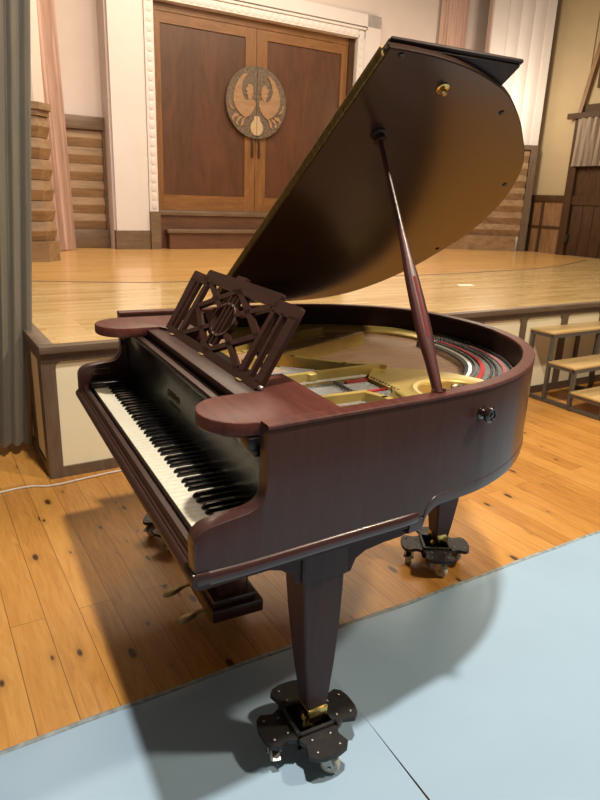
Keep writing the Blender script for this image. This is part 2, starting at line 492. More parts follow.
# carved moulding around the opening
mo = MB()
def egg(cx, cz, horizontal):
    bm = bmesh.new(); bmesh.ops.create_uvsphere(bm, u_segments=8, v_segments=6, radius=1)
    sc = (.006, .055, .042) if horizontal else (.006, .042, .055)
    mo.bm(bm, Matrix.Translation((XW + .014, cx, cz)) @ Matrix.Diagonal((*sc, 1)), True)
mo.box(XW - .14, XW + .012, 2.29, 2.40, 1.22, 3.90); mo.box(XW - .14, XW + .03, 2.275, 2.30, 1.22, 3.90); 
mo.box(XW - .14, XW + .012, 2.29, 5.66, 3.76, 3.87); mo.box(XW - .14, XW + .03, 2.275, 5.70, 3.87, 3.90); mo.box(XW - .14, XW + .022, 2.27, 5.94, 3.92, 4.08)
mo.box(XW - .14, XW + .012, 5.54, 5.66, .9, 3.87); mo.box(XW - .14, XW + .03, 5.66, 5.69, .9, 3.90); mo.box(XW - .14, XW + .022, 5.69, 5.94, .9, 4.08)
for k in range(23): egg(2.345, 1.30 + k * .112, False)
for k in range(29): egg(2.46 + k * .112, 3.815, True)
for k in range(23): egg(5.60, 1.30 + k * .112, False)
struct('trim_9', mo, M['pil_white'], label='white carved egg-and-dart surround of the double door', cat='door surround')

# double door
XD = XW - .10
door = thing('door_1', 'large brown double door with a round carved emblem at the back of the stage', 'door', (XD, 3.93, 1.22), RM, kind='structure')
dorg = (XD, 3.93, 1.22)
obj('door_head', MB().box(XD - .06, XD + .01, 2.40, 5.54, 3.66, 3.76).box(XD - .06, XD + .02, 2.40, 2.455, 1.22, 3.66), M['door_frame_h'], door, dorg)
dj = MB().box(XD - .06, XD + .03, 5.44, 5.54, 1.22, 3.76)
obj('door_frame', dj, M['dark_timber'], door, dorg)
for (a, b, ha, hb) in ((2.46, 3.905, .06, .165), (3.912, 5.44, .165, .11)):
    st = MB()
    st.box(XD - .05, XD, a, a + ha, 1.24, 3.66); st.box(XD - .05, XD, b - hb, b, 1.24, 3.66)
    leaf = obj('door_leaf', st, M['door_frame'], door, dorg)
    ra = MB().box(XD - .05, XD - .001, a + ha, b - hb, 1.24, 1.445).box(XD - .05, XD - .001, a + ha, b - hb, 3.53, 3.66)
    obj('rail', ra, M['door_frame_h'], leaf, dorg)
    obj('panel', MB().box(XD - .05, XD - .016, a + ha, b - hb, 1.445, 3.53), M['door_panel'], leaf, dorg)
    s = -1 if a < 3 else 1
    c = 3.908 + s * .055
    obj('handle', MB().bbox(XD, XD + .03, c - .014, c + .014, 2.00, 2.26, .005), M['dark_timber'], leaf, dorg)
# round emblem: disc in two halves, two birds face to face, urn between
EC = (3.905, 2.72); ER = .47; EX = XD + .002
em = obj('emblem', MB().prism_x([(EC[0] - .004 + ER * cos(t), EC[1] + ER * sin(t)) for t in [pi / 2 + k * pi / 24 for k in range(25)]], EX, EX + .035)
         .prism_x([(EC[0] + .004 + ER * cos(t), EC[1] + ER * sin(t)) for t in [-pi / 2 + k * pi / 24 for k in range(25)]], EX, EX + .035), M['emb_ground'], door, dorg)
def flip(poly, s): return [(EC[0] + s * x, EC[1] + y) for x, y in poly]
body = [(.150, .365), (.215, .345), (.285, .275), (.335, .19), (.367, .09), (.368, .0), (.335, -.085), (.27, -.155), (.18, -.21), (.11, -.17), (.055, -.10), (.025, -.03), (.03, .015), (.065, .035), (.10, .055), (.11, .045), (.15, .02), (.19, .03), (.225, .085), (.245, .16), (.23, .235), (.195, .305)]
head = [(.075, .03), (.080, .07), (.060, .085), (.072, .11), (.052, .13), (.070, .155), (.062, .185), (.085, .215), (.115, .235), (.145, .225), (.152, .19), (.180, .175), (.178, .145), (.150, .135), (.172, .105), (.150, .085), (.142, .04)]
feath = [[(.33, -.13), (.41, -.10), (.435, -.03), (.425, .02), (.41, -.05), (.37, -.095)], [(.27, -.17), (.35, -.16), (.395, -.22), (.36, -.27), (.36, -.22), (.30, -.20)], [(.22, -.185), (.29, -.20), (.33, -.29), (.29, -.32), (.295, -.26), (.25, -.22)], [(.17, -.19), (.23, -.22), (.26, -.33), (.215, -.30), (.20, -.24)]]
for s in (-1, 1):
    bb = MB()
    for pp in [body, head]: bb.prism_x(flip(pp, s), EX + .03, EX + .048)
    for pp in feath: bb.prism_x(flip(pp, s), EX + .03, EX + .044)
    obj('bird', bb, M['emb_bird'], em, dorg)
urn = [(.012, -.17), (.05, -.185), (.045, -.225), (.085, -.27), (.10, -.32), (.085, -.385), (.05, -.42), (.004, -.43)]
ub = MB()
for s in (-1, 1): ub.prism_x(flip([(.004, -.17)] + urn, s), EX + .03, EX + .047)
obj('urn', ub, M['emb_pale'], em, dorg)
# sill and steps in front of the door
sl = MB().bbox(XD - .02, XD + .06, 2.40, 5.54, 1.17, 1.235, .006)
struct('trim_10', sl, M['sill_wood'], label='grey-brown sill ledge under the double door', cat='sill')
rs = MB().box(XD - .02, XD + .035, 2.40, 5.54, STZ, 1.17)
struct('trim_11', rs, M['step_wood'], label='reddish board under the door sill', cat='riser')
side = MB().box(XD - .02, XW + .06, 2.275, 2.41, STZ, 1.22)
struct('trim_12', side, M['sill_wood'], label='grey-brown block at the left end of the door sill', cat='sill end')
stp = thing('door_step', 'wide reddish wooden step in front of the double door', 'step', (XW + .05, 3.95, STZ), RM)
so = (XW + .05, 3.95, STZ)
obj('step_body', MB().box(XD + .035, XW + .06, 2.53, 5.4, STZ, .94), M['step_wood'], stp, so)
obj('step_tread', MB().bbox(XD + .035, XW + .09, 2.50, 5.43, .94, .99, .008), M['sill_wood'], stp, so)

# ------------------------------------------------------------------ block wainscots
def courses(x, y0, y1, zb, zt, n, out=.05, mapf=None):
    mb = MB(); h = (zt - zb) / n
    mapf = mapf or (lambda o, s, z: (x + o, s, z))
    for i in range(n):
        z0 = zb + i * h; z1 = z0 + h
        prof = [(-.01, z0), (out * .12, z0 + .003), (out * 1.0, z0 + h * .52), (out * .50, z1 - .005), (-.01, z1)]
        mb.prism(prof, lambda p: mapf(p[0], y0, p[1]), lambda p: mapf(p[0], y1, p[1]))
    return mb
bl = courses(-5.72, 1.20, 1.79, .965, 2.20, 6, .042)
bl.box(-5.75, -5.72, 1.20, 1.79, STZ, 2.2)
struct('trim_13', bl, M['block_tan'], label='courses of bevelled tan wood blocks left of the white pilaster', cat='wainscot').data.set_sharp_from_angle(angle=radians(8))
blb = MB().bbox(-5.75, -5.63, 1.20, 1.79, STZ, .965, .01).bbox(-5.75, -5.64, 1.20, 1.80, 2.20, 2.36, .012).box(-5.75, -5.66, 1.765, 1.81, .96, 2.3)
struct('trim_14', blb, M['sill_wood'], label='dark base and cap of the block wainscot left of the pilaster', cat='wainscot')
# left proscenium pier with chamfered corner
pier = MB().prism_z([(-3.99, -3), (-3.99, .665), (-4.11, .785), (-4.6, .785), (-4.6, -3)], 2.25, 7)
struct('wall_left', pier, M['white_wall'], label='white pier behind the grey curtain at the left of the stage', cat='wall')
pc = MB(); n = 6; zb, zt = .935, 2.16; h = (zt - zb) / n
def ring_(o): return [(-3.99 + o, -3), (-3.99 + o, .665 + o * .41), (-4.11 + o * .71, .785 + o * .71), (-4.5, .785 + o * .71)]
for i in range(n):
    z0 = zb + i * h
    lv = [(-.01, z0), (.006, z0 + .003), (.042, z0 + h * .52), (.02, z0 + h - .005), (-.01, z0 + h)]
    vs = []; 
    for o, z in lv: vs += [(x, y, z) for x, y in ring_(o)]
    fs = [(j * 4 + k, j * 4 + k + 1, j * 4 + 4 + k + 1, j * 4 + 4 + k) for j in range(4) for k in range(3)]
    pc.add(vs, fs)
struct('trim_15', pc, M['block_tan'], label='courses of bevelled tan wood blocks on the left pier', cat='wainscot').data.set_sharp_from_angle(angle=radians(8))
pk = MB()
for (o, za, zc) in ((.055, STZ, .935), (.045, 2.16, 2.215), (.075, 2.215, 2.28)):
    pk.prism_z(ring_(o), za, zc)
struct('trim_16', pk, M['block_tan'], label='plain base and moulded cap of the left pier', cat='wainscot')
# right oblique wall with fluted pilaster
P0 = Vector((-4.92, 7.67, 0)); DV = Vector((.513, .858, 0)); NV = Vector((.858, -.513, 0))
def ow(o, s, z):
    q = P0 + DV * s + NV * o; return (q.x, q.y, z)
def obox(mb, s0, s1, z0, z1, o0, o1):
    vs = [ow(o, s, z) for z in (z0, z1) for s in (s0, s1) for o in (o0, o1)]
    return mb.add(vs, [(0, 2, 3, 1), (4, 5, 7, 6), (0, 1, 5, 4), (2, 6, 7, 3), (0, 4, 6, 2), (1, 3, 7, 5)])
wr = MB(); obox(wr, .06, 1.04, STZ, 7, -.25, 0)
struct('wall_right_splay', wr, M['white_wall'], label='white splayed wall at the right of the stage', cat='wall')
fl = MB()
obox(fl, .07, .30, 2.42, 7, 0, .03)
for k in range(3):
    a = .32 + k * .20
    prof = [(0, a)] + [(.004 + .012 * sin(pi * q / 8), a + .01 + .17 * q / 8) for q in range(9)] + [(0, a + .19)]
    fl.prism(prof, lambda p: ow(p[0], p[1], 2.42), lambda p: ow(p[0], p[1], 7), True)
obox(fl, .93, 1.04, 2.42, 7, 0, .035)
struct('trim_17', fl, M['pil_white'], label='white fluted pilaster on the splayed wall behind the piano lid', cat='pilaster')
rb_ = courses(0, -.25, .93, .965, 2.36, 7, .042, lambda o, s, z: ow(o, s, z))
struct('trim_18', rb_, M['block_tan'], label='courses of bevelled tan wood blocks right of the piano lid', cat='wainscot').data.set_sharp_from_angle(angle=radians(8))
rbb = MB(); obox(rbb, -.32, .86, STZ, .965, 0, .11)
struct('trim_19', rbb, M['block_tan'], label='plain base block under the right wood courses', cat='wainscot')
rp = MB(); obox(rp, .93, 1.05, STZ, 2.43, 0, .06); obox(rp, -.3, .93, 2.36, 2.43, 0, .06)
struct('trim_20', rp, M['trim_v'], label='brown post and cap closing the right wood courses', cat='post')
# right side wall
YR = 8.71
yw = MB().box(-4.5, -3.70, YR, YR + .3, 1.6, 7).box(-3.75, 1.0, YR + .02, YR + .3, 2.8, 7)
struct('wall_right', yw, M['ochre_wall'], label='ochre plaster wall at the right of the stage', cat='wall')
wn = MB().box(-4.45, -3.74, YR - .02, YR + .1, STZ, 1.6)
struct('trim_21', wn, M['tan_panel'], label='tan wainscot panels under the ochre wall', cat='wainscot')
wf = MB().bbox(-4.45, -3.70, YR - .05, YR + .1, 1.56, 1.66, .006).box(-4.45, -3.7, YR - .035, YR, 1.13, 1.17)
for a in (-4.40, -4.19, -3.73): wf.box(a - .025, a + .025, YR - .035, YR, STZ, 1.56)
struct('trim_22', wf, M['dark_timber'], label='dark rails and stiles of the wainscot under the ochre wall', cat='wainscot')
d2 = thing('door_2', 'dark plank door below a brown-grey curtain at the right edge', 'door', (-3.0, YR, STZ), RM, kind='structure')
do2 = (-3.0, YR, STZ)
pf = MB().box(-3.78, -3.64, YR - .06, YR + .06, STZ, 2.85)
obj('door_post', pf, M['dark_timber'], d2, do2)
lf = MB()
for k in range(8): lf.bbox(-3.62 + k * .2, -3.425 + k * .2, YR - .02, YR + .03, STZ + .01, 1.55, .006)
lf.box(-3.64, -2.0, YR - .005, YR + .03, 1.60, 2.12)
obj('door_leaf', lf, M['dark_timber'], d2, do2)
obj('door_rail', MB().box(-3.64, -2.0, YR - .035, YR + .03, 1.52, 1.66), M['dark_timber'], d2, do2)
obj('latch', MB().bbox(-3.635, -3.60, YR - .06, YR - .02, .93, 1.06, .006), M['iron_black'], d2, do2)
rod = MB().box(-3.90, -1.9, YR - .12, YR - .06, 2.80, 2.88)
struct('trim_23', rod, M['dark_timber'], label='dark beam that carries the small curtain at the right edge', cat='beam')
bm_ = MB()
def slant(mb, a, b, w, y0, y1):
    d = Vector((b[0] - a[0], b[1] - a[1])).normalized(); q = Vector((-d.y, d.x)) * w / 2
    pts = [(a[0] + q.x, a[1] + q.y), (b[0] + q.x, b[1] + q.y), (b[0] - q.x, b[1] - q.y), (a[0] - q.x, a[1] - q.y)]
    mb.prism_y(pts, y0, y1)
slant(bm_, (-3.74, 2.85), (-3.40, 4.6), .07, YR - .06, YR + .02)
struct('trim_24', bm_, M['tan_panel'], label='sloping light timber above the small curtain at the right edge', cat='timber')
bg = MB().box(-3.66, -2, YR - .03, YR + .02, 2.88, 3.0).box(-3.50, -2, YR - .05, YR + .02, 3.22, 3.55)
struct('trim_25', bg, M['dark_timber'], label='dark beams high at the right edge', cat='beam')


# ------------------------------------------------------------------ curtains
def curtain(name, pts_bot, pts_top, z0, z1, amp, waves, mat, label, frame=RM, hem=.0, seed=1, group=None, pinch=None):
    """pleated sheet between two plan lines"""
    rnd = random.Random(seed)
    b0, b1 = Vector(pts_bot[0]), Vector(pts_bot[1]); t0, t1 = Vector(pts_top[0]), Vector(pts_top[1])
    nrm = Vector((-(b1 - b0).y, (b1 - b0).x)).normalized()
    nu = int(waves * 10); nv = 24
    ph = [rnd.uniform(-.7, .7) for _ in range(nu + 12)]
    am = [rnd.uniform(.6, 1.25) for _ in range(int(waves) + 3)]
    def fn(u, v):
        a = b0.lerp(b1, u); c = t0.lerp(t1, u); p = a.lerp(c, v)
        w = u * waves
        k = am[int(w)] * (1 - (w % 1)) + am[int(w) + 1] * (w % 1)
        o = amp * k * (sin(2 * pi * w + .5 * sin(3 * v + 5 * u)) + .35 * sin(4.3 * pi * w + 1.2 + v))
        o *= (1.05 - .35 * v)
        return (p.x + nrm.x * o, p.y + nrm.y * o, z0 + (z1 - z0) * v)
    mb = MB().grid(fn, nu, nv)
    # back face gives the cloth a thickness
    th = .004
    def fb(u, v):
        x, y, z = fn(u, v); return (x - nrm.x * th, y - nrm.y * th, z)
    mb.grid(fb, nu, nv)
    e = []
    for (v0) in (0, 1):
        pass
    org = (b0.x, b0.y, z0)
    o = obj(name, mb, mat, None, org, frame, 80, recalc=False)
    tag(o, label, 'curtain', group)
    if hem:
        hm = MB().grid(lambda u, v: tuple(Vector(fn(u, .045 + .004 * v)) + Vector((nrm.x, nrm.y, 0)) * -.003 * 0 + Vector((-nrm.x * .0, 0, 0))), nu, 1)
    return o


curtain('stage_curtain', [(-.42, -.124), (-.55, -1.9)], [(-.42, .235), (-.55, -1.6)], .065, 4.6, .032, 27, M['grey_curtain'], 'tall grey-green pleated curtain hanging at the left edge of the stage', seed=3)
curtain('drape', [(-5.10, .90), (-5.36, 1.25)], [(-4.95, .74), (-5.2, 1.13)], STZ + .01, 5.4, .045, 6, M['pink_curtain'], 'dusty pink drape hanging beside the left pier of the stage', seed=5)
curtain('drape', [(-5.38, 7.10), (-5.38, 7.68)], [(-5.38, 7.10), (-5.38, 7.68)], 1.0, 5.6, .024, 9, M['pink_curtain'], 'dusty pink drape on the back wall above the piano lid', seed=7)
curtain('small_curtain', [(-3.72, YR - .10), (-2.2, YR - .10)], [(-3.70, YR - .10), (-2.2, YR - .10)], 2.10, 2.80, .03, 13, M['mauve_curtain'], 'short brown-grey curtain over the dark plank door at the right edge', seed=9)

# ------------------------------------------------------------------ tiered bench on the floor at the right
BY0, BY1 = 3.585, 4.95
bo = (.3, 4.2, 0)
bench = thing('tiered_bench', 'three-step bench of pale boards on a grey steel frame before the stage', 'bench', bo, RM)
X3 = [(-.004, .207, .558), (.207, .440, .333), (.440, .72, .150)]
for (xa, xb, z) in X3:
    b = MB().bbox(xa - .008, xb - (.0 if xb < .6 else 0), BY0 - .008, BY1, z - .016, z, .003)
    obj('step_board', b, M['bench_top'], bench, bo)
t_ = .027
for y in (BY0, (BY0 + BY1) / 2 - .1, BY1 - .03):
    f = MB()
    f.box(-.01, .72, y, y + t_, .004, .004 + t_)
    f.box(-.01, -.01 + t_, y, y + t_, .02, .54)
    for (xa, xb, z) in X3:
        f.box(xb - t_, xb, y, y + t_, .02, z - .016); f.box(xa, xb, y, y + t_, z - .016 - t_, z - .016)
    obj('frame', f, M['bench_iron'], bench, bo)
for (xa, xb, z) in X3:
    obj('front_rail', MB().box(xb - t_ + .001, xb + .001, BY0, BY1, z - .017 - t_, z - .0155), M['bench_iron'], bench, bo)

# ================================================================== THE PIANO
KX = 1.222; MX = .122
XT = KX + MX
po = (.611, .65, 0)
piano = thing('grand_piano', 'dark red mahogany grand piano with open lid standing on dollies before the stage', 'piano', po)


def part(name, mb, mat, parent=None, label=None, angle=40):
    o = obj(name, mb, mat, parent or piano, po, PM, angle)
    if label: o['label'] = label
    return o


# outer line of the case in plan
RIMP = [(1.344, -.042), (1.341, .06), (1.335, .137), (1.324, .265), (1.312, .419), (1.298, .607), (1.275, .778), (1.252, .87), (1.217, .963), (1.172, 1.052), (1.102, 1.156), (1.012, 1.257), (.907, 1.34), (.774, 1.405), (.60, 1.447), (.42, 1.447), (.25, 1.415), (.115, 1.335), (.005, 1.19), (-.065, 1.03), (-.098, .86), (-.110, .6), (-.117, .3), (-.120, .128), (-.122, -.042)]
fine = [(p.x, p.y) for p in catmull([(a, b, 0) for a, b in RIMP], 10)]


def with_normals(P):
    out = []
    for i, p in enumerate(P):
        a = P[max(i - 1, 0)]; b = P[min(i + 1, len(P) - 1)]
        d = Vector((b[0] - a[0], b[1] - a[1])).normalized()
        out.append((p, (d.y, -d.x)))
    return out


CHEEK = [(-.042, .775), (-.040, .785), (-.034, .796), (-.022, .806), (-.005, .813), (.038, .8195), (.085, .826), (.103, .832), (.116, .842), (.124, .858), (.128, .885)]
def cheek_top(y):
    if y >= .128: return 1.02
    for (a, za), (b, zb) in zip(CHEEK[:-1], CHEEK[1:]):
        if y <= b: return za + (zb - za) * max(0, (y - a)) / (b - a)
    return 1.02


def at_y(y, near):
    """x of the outer case line at depth y on the treble (near) or bass side"""
    P = fine if near else fine[::-1]
    for a, b in zip(P[:-1], P[1:]):
        if a[1] - 1e-5 <= y <= b[1] + 1e-5: return a[0] + (b[0] - a[0]) * (y - a[1]) / (b[1] - a[1])


ZB = .712
body = [p for p in fine if p[1] > .129 or False]
near_front = [(at_y(y, True), y) for y in [-.042, -.040, -.034, -.022, -.005, .015, .038, .06, .085, .103, .116, .124, .128]]
far_front = [(at_y(y, False), y) for y in [.128, .124, .116, .103, .085, .06, .038, .015, -.005, -.022, -.034, -.040, -.042]]
P = near_front + [near_front[-1]] + body + [far_front[0]] + far_front
tops = [cheek_top(min(y, .1279)) for x, y in near_front] + [1.02] + [1.02] * len(body) + [1.02] + [cheek_top(min(y, .1279)) for x, y in far_front]
PN = with_normals([p for p in P])
PN[len(near_front) - 1] = (PN[len(near_front) - 1][0], (1, .04)); PN[len(near_front)] = (PN[len(near_front)][0], (1, .04))
k0 = len(near_front) + 1 + len(body)
PN[k0] = (PN[k0][0], (-1, 0)); PN[k0 + 1] = (PN[k0 + 1][0], (-1, 0)); PN[0] = (PN[0][0], (1, .03)); PN[-1] = (PN[-1][0], (-1, 0))


def rim_prof(i):
    y = P[i][1]; zt = tops[i]
    zb = .69 if y < .63 else min(.735, .69 + (y - .63) * 1.2)
    th = .037
    r = .004
    return [(0, zb), (0, zt - r), (-r * .3, zt - r * .3), (-r, zt), (-th + r, zt), (-th, zt - r), (-th, zb)]


part('rim', MB().sweep(PN, rim_prof), M['mahog_v'], angle=35)
# red-brown top edge of the rim
TP = [near_front[-1]] + body + [far_front[0]]
TPN = with_normals(TP); TPN[0] = (TPN[0][0], (1, .04)); TPN[-1] = (TPN[-1][0], (-1, 0))
part('rim_cap', MB().sweep(TPN, lambda i: [(.0012, 1.012), (.0012, 1.0185), (-.001, 1.0215), (-.036, 1.0215), (-.0382, 1.0185), (-.0382, 1.012)]), M['mahog_top'], angle=35)
# inner lining, darker
part('inner_rim', MB().sweep(TPN, lambda i: [(-.0365, .86), (-.0365, 1.010), (-.0388, 1.010), (-.0388, .86)]), M['mahog_dark'])
# recessed bead under the side
BP = [(at_y(.56 + .004 * k, True), .56 + .004 * k) for k in range(30)] + [p for p in fine if p[1] > .68]
def bead_start(i, n):
    k = min(i, n - 1 - i); return min(1, k / 4)
BPN = with_normals(BP); nb = len(BP)
def bead(i):
    y = BP[i][1]
    d = 0
    if y < .672: d = -.060 * (1 - math.sqrt(max(0, 1 - min(1, (.672 - y) / .064) ** 2)))
    z1 = .745 + d
    return [(-.006, z1 - .040), (.001, z1 - .036), (.003, z1 - .018), (.001, z1 - .003), (-.006, z1 + .001), (-.04, z1 + .001), (-.04, z1 - .040)]
part('base_bead', MB().sweep(BPN, bead), M['mahog_y'], angle=50)
# arms (cheek blocks inside the sides)
for (xa, xb) in ((XT - .050, XT - .030), (-MX + .030, -MX + .050)):
    poly = [(-.040, .70)] + [(y + .001, z - .0015) for y, z in CHEEK] + [(.150, .90), (.150, .70)]
    part('arm', MB().prism_x(poly, xa, xb, True), M['mahog_y'], angle=30)
# key blocks
for (xa, xb) in ((KX + .002, XT - .051), (-MX + .051, -.002)):
    part('key_block', MB().bbox(xa, xb, -.004, .15, .70, .760, .002), M['ebonised'])
kb = MB()
for z in (.778, .798): kb.box(-MX + .0495, -MX + .0515, .012, .075, z, z + .002)
for y in (.012, .074): kb.box(-MX + .0495, -MX + .0515, y, y + .002, .778, .800)
part('block_plate', kb, M['old_brass'])
# key bed and mouldings
KB = [(-MX, -.036), (XT, -.036), (at_y(.60, True), .60), (-MX + .01, .60)]
part('key_bed', MB().prism_z(KB, .664, .695), M['mahog_apron'])
mold = [(0, -.677), ]
def mprof(i): return [(-.01, .676), (.006, .677), (.009, .684), (.009, .695), (.005, .704), (-.001, .708), (-.01, .708)]
MP = [(x, y) for x, y in fine if y < .60 and x > .6]
ML = with_normals(MP); ML[0] = ((MP[0][0] - .003, MP[0][1] - .004), (1, .0))
def mprof2(i):
    k = max(0, i - (len(MP) - 4)) / 3
    return [(o - .004 * k * k, z) for o, z in mprof(i)]
mm = MB().sweep(ML, mprof2)
part('side_moulding', mm, M['mahog_y'], angle=50)
MF = [(x, y) for x, y in fine if y < .60 and x < .6]
part('side_moulding', MB().sweep(with_normals(MF), mprof), M['mahog_y'], angle=50)
fm = [(-.01, .676), (-.049, .677), (-.052, .684), (-.052, .695), (-.047, .703), (-.041, .707), (-.01, .707)]
part('front_moulding', MB().prism_x(fm, -MX - .008, XT + .008, False), M['mahog_x'], angle=50)
ks = [(-.012, .70), (-.037, .70), (-.037, .712), (-.030, .715), (-.030, .728), (-.026, .733), (-.012, .733)]
part('key_slip', MB().prism_x(ks, -MX + .006, XT - .006), M['mahog_x'])
# cheek front end faces: raw amber wood strip
# keyboard
kbd = part('keyboard', MB().box(-.001, KX + .001, .004, .155, .696, .7185), M['ebonised'])
W = KX / 52
for i in range(52):
    a, b = i * W + .0005, (i + 1) * W - .0005
    k = MB()
    prof = [(.0, .7385), (.0005, .7405), (.0025, .7412), (.150, .7412), (.150, .7185), (.003, .7185), (.003, .7365), (.0, .7365)]
    k.prism_x(prof, a, b)
    part('white_key', k, M['ivory'], kbd)
OFF = {0: -.003, 1: .003, 3: -.004, 4: 0, 5: .004}
blacks = [1 * W + .004] + [(2 + 7 * o + s + 1) * W + OFF[s] for o in range(7) for s in (0, 1, 3, 4, 5)]
for c in blacks:
    w0, w1 = .0056, .0044
    y0, y1 = .050, .150; zb, zt = .7405, .7535
    vs = [(c - w0, y0, zb), (c + w0, y0, zb), (c + w0, y1, zb), (c - w0, y1, zb),
          (c - w1, y0 + .004, zb + .0085), (c + w1, y0 + .004, zb + .0085),
          (c - w1 * .95, y0 + .012, zt), (c + w1 * .95, y0 + .012, zt), (c + w1 * .95, y1, zt), (c - w1 * .95, y1, zt)]
    fs = [(0, 3, 2, 1), (0, 1, 5, 4), (4, 5, 7, 6), (6, 7, 8, 9), (1, 2, 8, 7, 5), (3, 0, 4, 6, 9), (2, 3, 9, 8)]
    part('black_key', MB().add(vs, fs), M['ebony'], kbd)
# fallboard
fbp = [(.1505, .745), (.1515, .79), (.1530, .83), (.1535, .87), (.1505, .905), (.143, .935), (.132, .957), (.127, .963), (.128, .969), (.134, .970), (.150, .955), (.165, .92), (.170, .87), (.168, .745)]
fb_ = part('fallboard', MB().prism_x(fbp, -MX + .051, XT - .051, True), M['ebonised'], angle=50)
lt = MB(); rr = random.Random(2)
for row, (xa, n, z0, hh) in enumerate(((.50, 7, .845, .020), (.515, 9, .817, .013))):
    x = xa
    for k in range(n):
        w = rr.uniform(.008, .014) * (1 if row == 0 else .8)
        lt.box(x, x + .0025, .1495, .1540, z0, z0 + hh); 
        if k % 2: lt.box(x, x + w * .7, .1495, .1540, z0 + hh - .003, z0 + hh)
        if k % 3 == 0: lt.box(x + w * .6, x + w * .6 + .002, .1495, .1540, z0, z0 + hh * .8)
        x += w * 1.5
part('faded_lettering', lt, M['letter'], fb_, 'dim gold lettering')
part('fallboard_strip', MB().bbox(-.05, KX + .05, .131, .152, .9655, .978, .002), M['mahog_x'], fb_)
# rails under the desk
part('cross_rail', MB().bbox(-.075, XT - .05, .165, .350, .945, .970, .003), M['mahog_dark'])
part('music_shelf', MB().bbox(.150, 1.062, .168, .236, .970, 1.003, .003), M['mahog_x'])
# side wings (lamp shelves)
def wing(sign):
    c = lambda x: x if sign > 0 else KX - x
    pts = []
    for k in range(13):
        t = pi + pi * k / 12
        pts.append((1.172 + .108 * cos(t), .128 + .103 * sin(t) * 1.0))
    pts += [(1.287, .135), (1.276, .36), (.93, .36), (.93, .29), (1.064, .236)]
    pts = [(c(x) + (0 if sign > 0 else .034), y - (0 if sign > 0 else .022)) for x, y in pts]
    m = MB(); 
    n = len(pts); cx = sum(p[0] for p in pts) / n; cy = sum(p[1] for p in pts) / n
    def ins(p, d): 
        v = Vector((p[0] - cx, p[1] - cy)); return (p[0] - v.x / v.length * d, p[1] - v.y / v.length * d)
    lv = [(.004, .976), (0, .981), (0, 1.006), (.002, 1.0095), (.006, 1.011)]
    rows = [[(*ins(p, d), z) for p in pts] for d, z in lv]
    vs = [v for r in rows for v in r]
    fs = [(j * n + k, j * n + (k + 1) % n, (j + 1) * n + (k + 1) % n, (j + 1) * n + k) for j in range(4) for k in range(n)]
    m.add(vs, fs); m.add(rows[0], [tuple(range(n))]); m.add(rows[-1], [tuple(range(n))])
    return m
for s in (1, -1):
    w_ = part('side_wing', wing(s), M['mahog_top'], angle=35)
    a = (1.200, 1.285) if s > 0 else (KX - 1.285, KX - 1.200)
    part('bracket', MB().bbox(*a, .105, .150, .945, .976, .003).bbox(*a, .118, .150, .93, .950, .003), M['black'], w_)

# music desk
DH = Vector((.192, .228, 1.004)); DU = Vector((1, 0, 0)); DVv = Vector((0, .12, .195)).normalized(); DN = DU.cross(DVv)
dm = MB()
def dq(poly, t0=0.0, t1=.014):
    dm.prism(poly, lambda p: tuple(DH + DU * p[0] * .99 + DVv * p[1] * 1.045 - DN * t0), lambda p: tuple(DH + DU * p[0] * .99 + DVv * p[1] * 1.045 - DN * t1))
def dbar(a, b, w):
    d = Vector((b[0] - a[0], b[1] - a[1])).normalized(); q = Vector((-d.y, d.x)) * w / 2
    dq([(a[0] + q.x, a[1] + q.y), (b[0] + q.x, b[1] + q.y), (b[0] - q.x, b[1] - q.y), (a[0] - q.x, a[1] - q.y)])
dq([(.022, .0), (.842, .0), (.860, .010), (.862, .024), (.017, .024), (.017, .008)])          # foot rail
dq([(-.006, .200), (.160, .200), (.160, .232), (.0, .235), (-.008, .230)])
dq([(.700, .200), (.856, .200), (.854, .230), (.848, .236), (.700, .236)])
dq([(.120, .212), (.720, .212), (.720, .248), (.712, .254), (.130, .254), (.121, .246)])
dq([(.372, .252), (.454, .252), (.452, .261), (.446, .264), (.380, .264), (.374, .261)])
for (a0, a1, b0, b1) in ((.017, .056, -.007, .054), (.084, .100, .080, .096), (.146, .180, .143, .176), (.704, .732, .706, .728), (.774, .790, .764, .782), (.820, .862, .812, .857)):
    dq([(a0, .02), (a1, .02), (b1, .205), (b0, .205)])
CX, CY = .440, .120
vt = dict(l=(.185, .124), t=(.440, .222), r=(.70, .124), b=(.440, .016))
for a, b in (('l', 't'), ('t', 'r'), ('r', 'b'), ('b', 'l')): dbar(vt[a], vt[b], .018)
for (a, b) in (((.190, .212), (.375, .150)), ((.690, .212), (.505, .150)), ((.190, .022), (.375, .090)), ((.690, .022), (.505, .090))): dbar(a, b, .017)
n = 28
for r0, r1 in ((.070, .089),):
    for k in range(n):
        t0, t1 = 2 * pi * k / n, 2 * pi * (k + 1) / n
        dq([(CX + r0 * cos(t0), CY + .64 * r0 * sin(t0)), (CX + r1 * cos(t0), CY + .64 * r1 * sin(t0)), (CX + r1 * cos(t1), CY + .64 * r1 * sin(t1)), (CX + r0 * cos(t1), CY + .64 * r0 * sin(t1))])
for dx in (-.030, 0, .030): dbar((CX + dx, .040), (CX + dx, .20), .011)
desk = part('music_desk', dm, M['mahog_x'])
for a in (.12, .43, .74):
    q = DH + DU * a; part('desk_hinge', MB().box(q.x - .016, q.x + .016, q.y - .008, q.y + .003, 1.0035, 1.007), M['dull_brass'], desk)
kn = MB()
for a in (.857,):
    q = DH + DU * a + DVv * .012
    kn.lathe([(.006, 0), (.008, .004), (.008, .012), (.004, .016)], Matrix.Translation(q) @ Matrix.Rotation(pi / 2, 4, 'Y'), 10)
part('desk_knob', kn, M['chrome'], desk)
